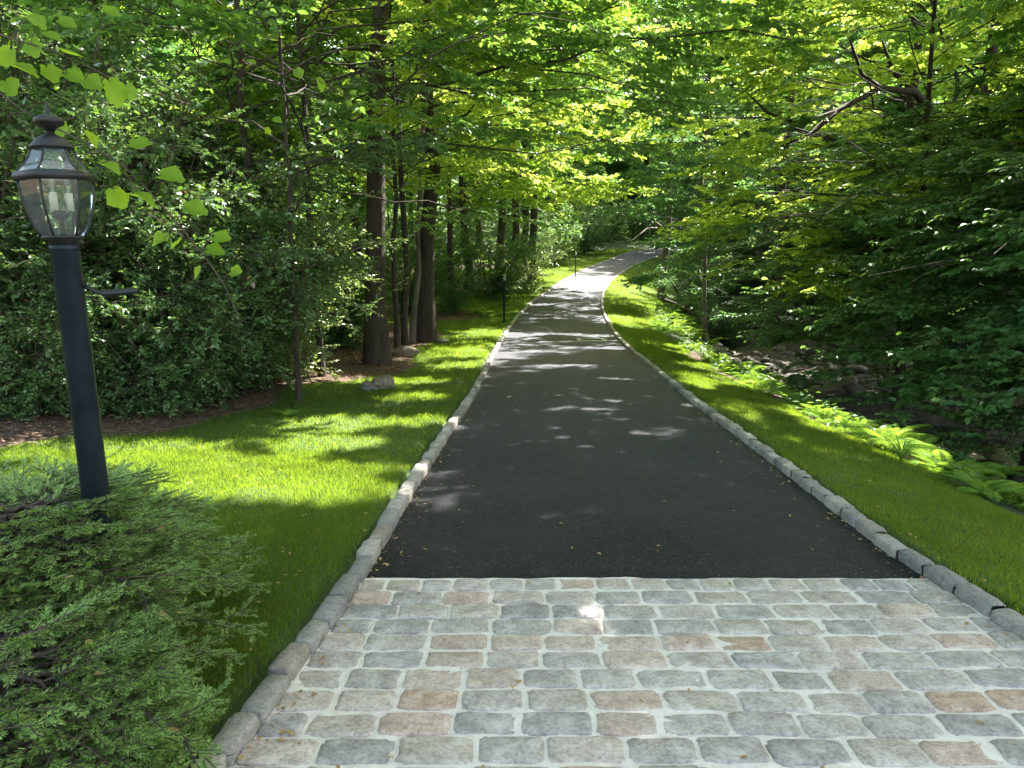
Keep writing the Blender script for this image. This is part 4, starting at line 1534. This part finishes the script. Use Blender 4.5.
def spruce(seed, loc, R, H, nbr):
    rs = np.random.default_rng(seed)
    mb = MB()
    P_, D_, N_, S_ = [], [], [], []

    def sprig(p, d, L_, n=None):
        d = d / np.linalg.norm(d)
        sd = np.cross(d, (0, 0, 1))
        sd /= np.linalg.norm(sd) + 1e-6
        up = np.cross(sd, d)
        mb.tube([p, p + d * L_], [.0028, .0015], 3, cap=False)
        nn = int(L_ / .0019)
        t = (np.arange(nn) + rs.uniform(0, 1, nn)) / nn
        a = rs.uniform(0, 2 * PI, nn)
        # needles point forward and to the sides, fewer below
        ca, sa = np.cos(a) * 1.05, np.sin(a) * .32 + .10
        P = p + d * (t * L_)[:, None]
        D = d * .75 + sd * ca[:, None] + up * sa[:, None] + rs.normal(0, .1, (nn, 3))
        P_.append(P)
        D_.append(D)
        N_.append(np.broadcast_to(up, (nn, 3)) + rs.normal(0, .2, (nn, 3)))
        S_.append(.020 * rs.uniform(.75, 1.15, nn) * np.where(t > .93, .8, 1))

    for i in range(nbr):
        az = i * 2.4 + rs.normal(0, .2)
        f = ((i + .5) / nbr) ** .8
        el = .05 + .25 * f + rs.normal(0, .1)
        L_ = R * (math.sqrt(max(0, 1 - f * f)) * .85 + .15) * rs.uniform(.8, 1.1)
        d = np.array([math.cos(az) * math.cos(el), math.sin(az) * math.cos(el), math.sin(el)])
        m = 8
        tt = np.linspace(0, 1, m)
        LP = d * (tt * L_)[:, None] + np.array([0, 0, 1]) * (f * H * .88 - .26 * L_ * tt ** 2 + .05)[:, None] + np.cumsum(rs.normal(0, .010, (m, 3)), 0)
        mb.tube(LP, .010 * (1 - .8 * tt) + .0015, 5, cap=False)
        nsub = 9
        hz = np.array([-math.sin(az), math.cos(az), 0])
        for k in range(nsub):
            t = .30 + .70 * (k + rs.uniform(0, 1)) / nsub
            q0 = np.array([np.interp(t, tt, LP[:, c]) for c in range(3)])
            s = 1 if k % 2 else -1
            sd = d * .7 + hz * s * rs.uniform(.5, .9) + np.array([0, 0, rs.normal(-.08, .12)])
            sd /= np.linalg.norm(sd)
            sl = .24 * (1.25 - t * .75) * rs.uniform(.7, 1.2)
            q1 = q0 + sd * sl
            mb.tube([q0, q1], [.004, .002], 3, cap=False)
            sprig(q1 - sd * .02, sd + rs.normal(0, .1, 3), .085)
            sv = np.cross(sd, (0, 0, 1))
            for w in range(4):
                v = .15 + .8 * (w + rs.uniform(0, 1)) / 4
                s2 = 1 if w % 2 else -1
                sprig(q0 + sd * sl * v, sd * .8 + sv * s2 * .75 + np.array([0, 0, rs.normal(.02, .18)]), .075 * rs.uniform(.8, 1.3))
    P, D, Nn, S_2 = np.concatenate(P_), np.concatenate(D_), np.concatenate(N_), np.concatenate(S_)
    k = P[:, 2] > .0
    P, D, Nn, S_2 = P[k], D[k], Nn[k], S_2[k]
    D /= np.linalg.norm(D, axis=1)[:, None]
    Sd = np.cross(Nn, D)
    Sd /= np.linalg.norm(Sd, axis=1)[:, None] + 1e-9
    w = .0015
    V = np.stack([P - Sd * w, P + Sd * w, P + Sd * w * .8 + D * S_2[:, None] * .75, P + D * S_2[:, None], P - Sd * w * .8 + D * S_2[:, None] * .75], 1).reshape(-1, 3)
    b = np.arange(len(P))[:, None] * 5
    print('needles', len(P))
    return mb, V, b + np.array([[0, 1, 2, 4]]), b + np.array([[4, 2, 3]])


caught = []
for nm, seed, x, y, R, H, nb, lab in (('spruce_shrub', 501, -1.78, 2.5, .70, .78, 105, 'low spreading spruce in the near corner, its twigs reaching the kerb'),
                                      ('spruce_shrub', 502, -2.05, 3.1, .80, .62, 90, 'low spruce behind the nearest one, around the foot of the lamp'),
                                      ('spruce_shrub', 503, -1.5, 1.95, .6, .48, 70, 'smallest spruce at the very bottom left corner'),
                                      ('spruce_shrub', 504, -2.9, 3.1, .85, .66, 80, 'spruce cut by the left edge of the photo below the lamp')):
    mb, V, q, t = spruce(seed, None, R, H, nb)
    rs = np.random.default_rng(seed)
    c_ = V[rs.integers(0, len(V), 1500)]
    c_ = c_[c_[:, 2] > H * .55 * (1 - .6 * (np.hypot(c_[:, 0], c_[:, 1]) / R) ** 2)][:16]
    caught.append(c_ + np.array([x, y, gz(x, y) + .03]))
    o = empty(nm, (x, y, gz(x, y) + .02))
    mb.build('branches', M['bark_twig'], o)
    link('needles', mesh_from('needles', V, [q, t]), M['leaf_spruce'], o)
    tag(o, lab, 'shrub', 'spruces in the near corner')

P = np.concatenate(caught)
V, q = leaf_cloud(P, rng.normal(0, 1, P.shape) * np.array([1, 1, .3]), np.array([0, -.5, 1.]) + rng.normal(0, .4, P.shape), rng.uniform(.025, .045, len(P)), 1)
mb = MB()
mb.add(V, q)
tag(mb.build('fallen_leaves', M['fallen']), 'dry tan leaves caught in the spruce twigs', 'leaves', kind='stuff')

# ------------------------------------------------------------------ lamp


def hexring(r, z, n=6, rot=PI / 6):
    return [(r * math.cos(rot + k * 2 * PI / n), r * math.sin(rot + k * 2 * PI / n), z) for k in range(n)]


def make_lamp(Hpost, label, lr=.119):
    o = empty('lamp_post', (0, 0, 0))
    tag(o, label, 'lamp post')
    pb = MB()
    pb.lathe([(.0, -.3), (.0455, -.3), (.0455, Hpost - .02), (.047, Hpost - .02), (.047, Hpost), (0, Hpost)], 24)
    pb.build('pole', M['metal_post'], o, smooth=False).data.polygons.foreach_set('use_smooth', np.ones(24 * 5, bool))
    fb = MB()
    fb.lathe([(0.0, Hpost - .02), (.0470, Hpost - .02), (.0470, Hpost + .016), (.066, Hpost + .022), (.067, Hpost + .03), (0, Hpost + .032)], 24)
    fb.build('fitter', M['metal_black'], o, smooth=True)
    b = Hpost + .03
    gh = .185                     # glass height
    prof = []
    for k in range(9):
        t = k / 8
        prof.append((.066 + (lr * .93 - .066) * (math.sin(t * PI / 2) ** .85), b + gh * t))
    gz_ = b + gh
    fr = MB()
    # six curved ribs
    for k in range(6):
        a = PI / 6 + k * PI / 3
        fr.tube([(r * math.cos(a), r * math.sin(a), z) for r, z in prof], .0042, 6)
    fr.build('rib_frame', M['metal_black'], o, smooth=True)
    for k in range(6):
        g = MB()
        a0, a1 = PI / 6 + k * PI / 3, PI / 6 + (k + 1) * PI / 3
        V = []
        for r, z in prof:
            p, q = np.array([r * math.cos(a0), r * math.sin(a0), z]), np.array([r * math.cos(a1), r * math.sin(a1), z])
            for u in (.02, .1, .5, .9, .98):
                w = p * (1 - u) + q * u
                if .05 < u < .95:
                    w = w * np.array([1.02, 1.02, 1]) if u == .5 else w
                V.append(w)
        F_ = [(i * 5 + j, i * 5 + j + 1, (i + 1) * 5 + j + 1, (i + 1) * 5 + j) for i in range(8) for j in range(4)]
        g.add(V, F_)
        g.build('glass_panel', M['glass'], o)
    rim = MB()
    rim.lathe([(lr * .93, gz_ - .004), (lr * 1.03, gz_ - .002), (lr * 1.07, gz_ + .010), (lr * 1.04, gz_ + .022), (lr * .97, gz_ + .028), (lr * .9, gz_ + .028), (lr * .9, gz_ - .004)], 6, rot=PI / 6)
    rim.build('rim', M['metal_black'], o)
    # roof: concave glass panes between six ribs
    rz0 = gz_ + .028
    rp = [(lr * .93, rz0), (lr * .74, rz0 + .022), (lr * .59, rz0 + .05), (lr * .50, rz0 + .082)]
    rr_ = MB()
    for k in range(6):
        a = PI / 6 + k * PI / 3
        rr_.tube([(r * math.cos(a), r * math.sin(a), z) for r, z in rp], .004, 6)
    rr_.build('roof_frame', M['metal_black'], o, smooth=True)
    for k in range(6):
        g = MB()
        a0, a1 = PI / 6 + k * PI / 3 + .03, PI / 6 + (k + 1) * PI / 3 - .03
        V = []
        for r, z in rp:
            V += [(r * math.cos(a0), r * math.sin(a0), z), (r * math.cos(a1), r * math.sin(a1), z)]
        g.add(V, [(0, 1, 3, 2), (2, 3, 5, 4), (4, 5, 7, 6)])
        g.build('roof_pane', M['glass'], o)
    c = MB()
    t = rz0 + .08
    c.lathe([(0, t - .004), (lr * .56, t - .004), (lr * .56, t + .006), (lr * .5, t + .012), (lr * .40, t + .028), (lr * .24, t + .040), (lr * .12, t + .046), (lr * .11, t + .058), (0, t + .06)], 24)
    c.build('cap', M['metal_black'], o, smooth=True)
    f = MB()
    t2 = t + .055
    f.lathe([(0, t2), (.014, t2), (.022, t2 + .012), (.043, t2 + .022), (.047, t2 + .032), (.043, t2 + .041), (.024, t2 + .052), (.009, t2 + .058), (.007, t2 + .064), (.010, t2 + .070), (.005, t2 + .082), (.002, t2 + .098), (0, t2 + .1)], 24)
    f.build('finial', M['metal_black'], o, smooth=True)
    for k in range(3):
        a = k * 2 * PI / 3 + .5
        x, y = .032 * math.cos(a), .032 * math.sin(a)
        cd = MB()
        cd.lathe([(0, b + .085), (.011, b + .085), (.011, b + .145), (0, b + .147)], 12, c=(x, y, 0))
        cc = cd.build('candle', M['candle'], o, smooth=False)
        bb = MB()
        bb.lathe([(0.006, b + .146), (.013, b + .16), (.014, b + .172), (.008, b + .19), (.001, b + .205)], 12, c=(x, y, 0))
        bb.build('bulb', M['glass'], cc, smooth=True)
    h = MB()
    h.lathe([(0, b), (.008, b), (.008, b + .05), (.02, b + .06), (.03, b + .075), (.012, b + .085), (0, b + .09)], 16)
    for k in range(3):
        a = k * 2 * PI / 3 + .5
        h.tube([(0, 0, b + .06), (.02 * math.cos(a), .02 * math.sin(a), b + .065), (.032 * math.cos(a), .032 * math.sin(a), b + .086)], .004, 6)
    h.build('socket_cluster', M['metal_black'], o, smooth=True)
    ar = MB()
    ar.tube([(.03, 0, Hpost - .13), (.09, .0, Hpost - .165), (.115, 0, Hpost - .17)], .008, 8)
    ar.tube([(.105, 0, Hpost - .17), (.125, 0, Hpost - .17), (.21, .01, Hpost - .165), (.225, .01, Hpost - .165)], [.010, .014, .011, .006], 10)
    ar.build('ladder_arm', M['metal_black'], o, smooth=True)
    return o, t2 + .1


YL = 2.6
p_top = at(49, 122, YL)
p_low = at(97, 505, YL)
ax = (p_top - p_low)
ax.normalize()
gl = gz(p_low.x, YL)
base = p_low - ax * ((p_low.z - gl) / ax.z)
tot = (p_top - base).length
lamp, top = make_lamp(1.0, 'dark post lantern with clear curved glass standing at the near left corner')
Hneed = tot + .07 - (top - 1.0)
for ob in [k for k in bpy.data.objects if k == lamp or k.parent == lamp or (k.parent and k.parent.parent == lamp)]:
    bpy.data.objects.remove(ob)
lamp, top = make_lamp(Hneed, 'dark post lantern with clear curved glass standing at the near left corner')
lamp.location = base
lamp.rotation_mode = 'QUATERNION'
lamp.rotation_quaternion = Vector((0, 0, 1)).rotation_difference(ax) @ Quaternion((0, 0, 1), .1)
for px, Y, hh, lab in ((504, 22.4, 52, 'slim black lamp post on the left lawn before the bend'), (575, 42, 26, 'distant black lamp post beside the dark shrubs')):
    l2 = copy_tree(lamp)
    x = X_(px, Y)
    l2.location = (x, Y, gz(x, Y))
    l2.rotation_quaternion = Quaternion((0, 0, 1), 1)
    s = (hh * Y / F) / top
    l2.scale = (s, s, s)
    l2['label'] = lab

# ------------------------------------------------------------------ catch basin in the road
yb = 18.3
xb = X_(592, yb)
zb = RH(yb) + .03
o = empty('drain', (xb, yb, zb))
tag(o, 'rectangular drain with pale surround set in the asphalt', 'drain')
r = MB()
for cx, cy, sx, sy in ((0, .27, .72, .10), (0, -.27, .72, .10), (-.31, 0, .10, .44), (.31, 0, .10, .44)):
    r.box((cx, cy, 0), (sx, sy, .03))
r.build('surround', M['grate_rim'], o)
g = MB()
for k in range(9):
    g.box((-.24 + k * .06, 0, .002), (.028, .44, .02))
g.box((0, 0, -.004), (.52, .03, .02))
g.build('grate', M['grate'], o)

# ------------------------------------------------------------------ vine with large bright leaves above the lamp


def vine_leaf_template():
    # heart-shaped, lightly toothed
    pts = []
    for k in range(24):
        a = 2 * PI * k / 24
        r = .42 * (1 + .16 * math.cos(a) + .10 * math.cos(5 * a) + (.09 if k % 2 else 0))
        x, y = .5 + r * math.cos(a) * 1.1, r * math.sin(a)
        if k == 12:
            x = .2
        pts.append((x, y, (.26 * abs(y)) - .35 * max(0, x - .5) ** 1.5))
    pts[0] = (1.08, 0, -.15)
    return np.array([(.45, 0, -.02)] + pts)


VT = vine_leaf_template()


def vine(label, chain, leaves):
    mb = MB()
    rs = np.random.default_rng(len(chain) * 7 + 1)
    o = empty('climbing_vine', at(*chain[0]))
    o0 = Vector(o.location)
    P = np.array([list(at(*c) - o0) for c in chain])
    # smooth
    t = np.linspace(0, len(P) - 1, 40)
    Pm = np.stack([np.interp(t, np.arange(len(P)), P[:, c]) for c in range(3)], -1)
    for _ in range(4):
        Pm[1:-1] = (Pm[:-2] + Pm[1:-1] * 2 + Pm[2:]) / 4
    mb.tube(Pm, .0032, 5, cap=False)
    for px, py, Y, size, ang in leaves:
        lb = MB()
        c = np.array(at(px, py, Y) - o0)
        k = np.argmin(np.linalg.norm(Pm - c, axis=1))
        s = size * .76 * Y / F
        d = np.array([math.cos(ang), rs.normal(0, .3), -math.sin(ang)])
        d /= np.linalg.norm(d)
        up = np.array([rs.normal(0, .45), -.75 + rs.normal(0, .35), .75])
        sd = np.cross(up, d)
        sd /= np.linalg.norm(sd)
        n = np.cross(d, sd)
        b = c - d * s * .5
        curl = rs.uniform(-.3, .5)
        ring = VT[1:].copy()
        ring[:, 2] += curl * (ring[:, 0] - .5) ** 2 + rs.normal(0, .012, 24) + .5 * rs.uniform(-.2, .6) * ring[:, 1] ** 2
        inner = ring * .5 + VT[0] * .5
        inner[:, 2] = ring[:, 2] * .3 + np.where(np.arange(24) % 2, .012, -.012)
        T_ = np.concatenate([VT[:1], inner, ring])
        V = b + s * (T_[:, 0:1] * d + T_[:, 1:2] * sd + T_[:, 2:3] * n)
        lb.add(V, [(0, i + 1, (i + 1) % 24 + 1) for i in range(24)], [(i + 1, i + 25, (i + 1) % 24 + 25, (i + 1) % 24 + 1) for i in range(24)])
        lb.build('leaf', M['leaf_vine'], o)
        if np.linalg.norm(Pm[k] - c) < .35:
            mb.tube([Pm[k], (Pm[k] + b + d * s * .2) / 2 + np.array([0, 0, .01]), b + d * s * .22], .002, 3, cap=False)
    mb.build('vine_stem', M['bark_twig'], o)
    tag(o, label, 'vine')


vine('vine with big lime-green leaves trailing down right of the lantern', [(-40, 60, 2.9), (20, 110, 2.9), (80, 140, 2.9), (125, 165, 2.9), (170, 215, 3.0), (200, 250, 3.0), (225, 285, 3.0), (240, 320, 3.1)],
     [(107, 166, 2.85, 30, .4), (138, 145, 2.9, 30, 0), (168, 176, 2.9, 34, .1), (140, 197, 2.85, 36, .3), (117, 196, 2.95, 30, 1.2), (193, 209, 2.95, 30, .1), (220, 238, 3, 26, .1), (213, 250, 3.0, 24, .1),
      (178, 243, 3, 22, 2.4), (198, 272, 3.05, 20, 2.4), (235, 272, 3.0, 20, 0), (160, 240, 3.05, 26, 2.8), (90, 138, 2.95, 26, 1.0), (62, 128, 3.0, 22, 1.6)])
vine('cluster of translucent yellow-green vine leaves at the upper left edge', [(-60, 10, 2.9), (0, 35, 2.9), (50, 50, 2.9), (95, 70, 2.95), (125, 85, 3.0)],
     [(33, 46, 2.9, 26, 1.2), (50, 36, 2.9, 24, .2), (68, 53, 2.9, 28, .2), (113, 90, 2.95, 36, 1.3), (90, 82, 2.95, 28, .4), (72, 76, 3, 26, .3), (128, 90, 3, 22, 1.2), (20, 68, 3, 36, .3), (8, 55, 2.9, 26, 2), (50, 72, 3, 26, 1),
      (110, 12, 2.9, 22, .3), (65, 22, 2.95, 22, .3), (8, 85, 3, 30, .8), (35, 20, 3, 24, .6)])
vine('few lime vine leaves hanging before the dark trees', [(240, 40, 6.0), (280, 65, 6), (300, 75, 6), (330, 85, 6), (350, 100, 6)],
     [(298, 72, 6, 15, 1), (320, 83, 6, 18, 1.2), (347, 82, 6, 13, 2.6), (340, 92, 6, 10, 1), (352, 93, 6, 10, .3), (348, 103, 6, 10, .5), (276, 120, 6, 13, .2), (268, 130, 6, 10, 1.3), (225, 62, 6, 13, .2), (250, 62, 6, 13, .2)])

# ------------------------------------------------------------------ world, sun, camera
w = bpy.data.worlds.new('World')
scene.world = w
w.use_nodes = True
nt = w.node_tree
bg = nt.nodes['Background']
sky = nt.nodes.new('ShaderNodeTexSky')
sky.sky_type = 'NISHITA'
sky.sun_disc = False
sky.sun_elevation = SUN_EL
sky.sun_rotation = SUN_AZ
sky.air_density = 1.0
sky.dust_density = 2.5
sky.ozone_density = 1.0
wb = nt.nodes.new('ShaderNodeMix')
wb.data_type = 'RGBA'
wb.blend_type = 'MULTIPLY'
wb.inputs[0].default_value = 1
wb.inputs[7].default_value = (1.12, 1.0, .80, 1)
nt.links.new(sky.outputs[0], wb.inputs[6])
nt.links.new(wb.outputs[2], bg.inputs[0])
bg.inputs[1].default_value = .135
ld = bpy.data.lights.new('sun', 'SUN')
ld.energy = 5.0
ld.angle = math.radians(.55)
ld.color = (1.0, .95, .87)
lo = bpy.data.objects.new('sun', ld)
COL.objects.link(lo)
lo.rotation_mode = 'QUATERNION'
lo.rotation_quaternion = Vector(S).to_track_quat('Z', 'Y')
cd = bpy.data.cameras.new('camera')
cd.sensor_fit = 'HORIZONTAL'
cd.sensor_width = 36
cd.lens = F / 1024 * 36
cd.clip_start = .05
cd.clip_end = 3000
cam = bpy.data.objects.new('camera', cd)
COL.objects.link(cam)
cam.location = (0, 0, CAMH)
cam.rotation_euler = (PI / 2 - PITCH, 0, 0)
scene.camera = cam
scene.view_settings.view_transform = 'Standard'
scene.view_settings.look = 'None'
scene.view_settings.exposure = 0
scene.view_settings.gamma = 1
scene.render.engine = 'CYCLES'
cy = scene.cycles
cy.max_bounces = 8
cy.film_exposure = 6.2
cy.diffuse_bounces = 4
cy.glossy_bounces = 3
cy.transmission_bounces = 5
cy.transparent_max_bounces = 8
cy.use_adaptive_sampling = True
cy.adaptive_threshold = .02
cy.use_denoising = True
cy.sample_clamp_indirect = 6
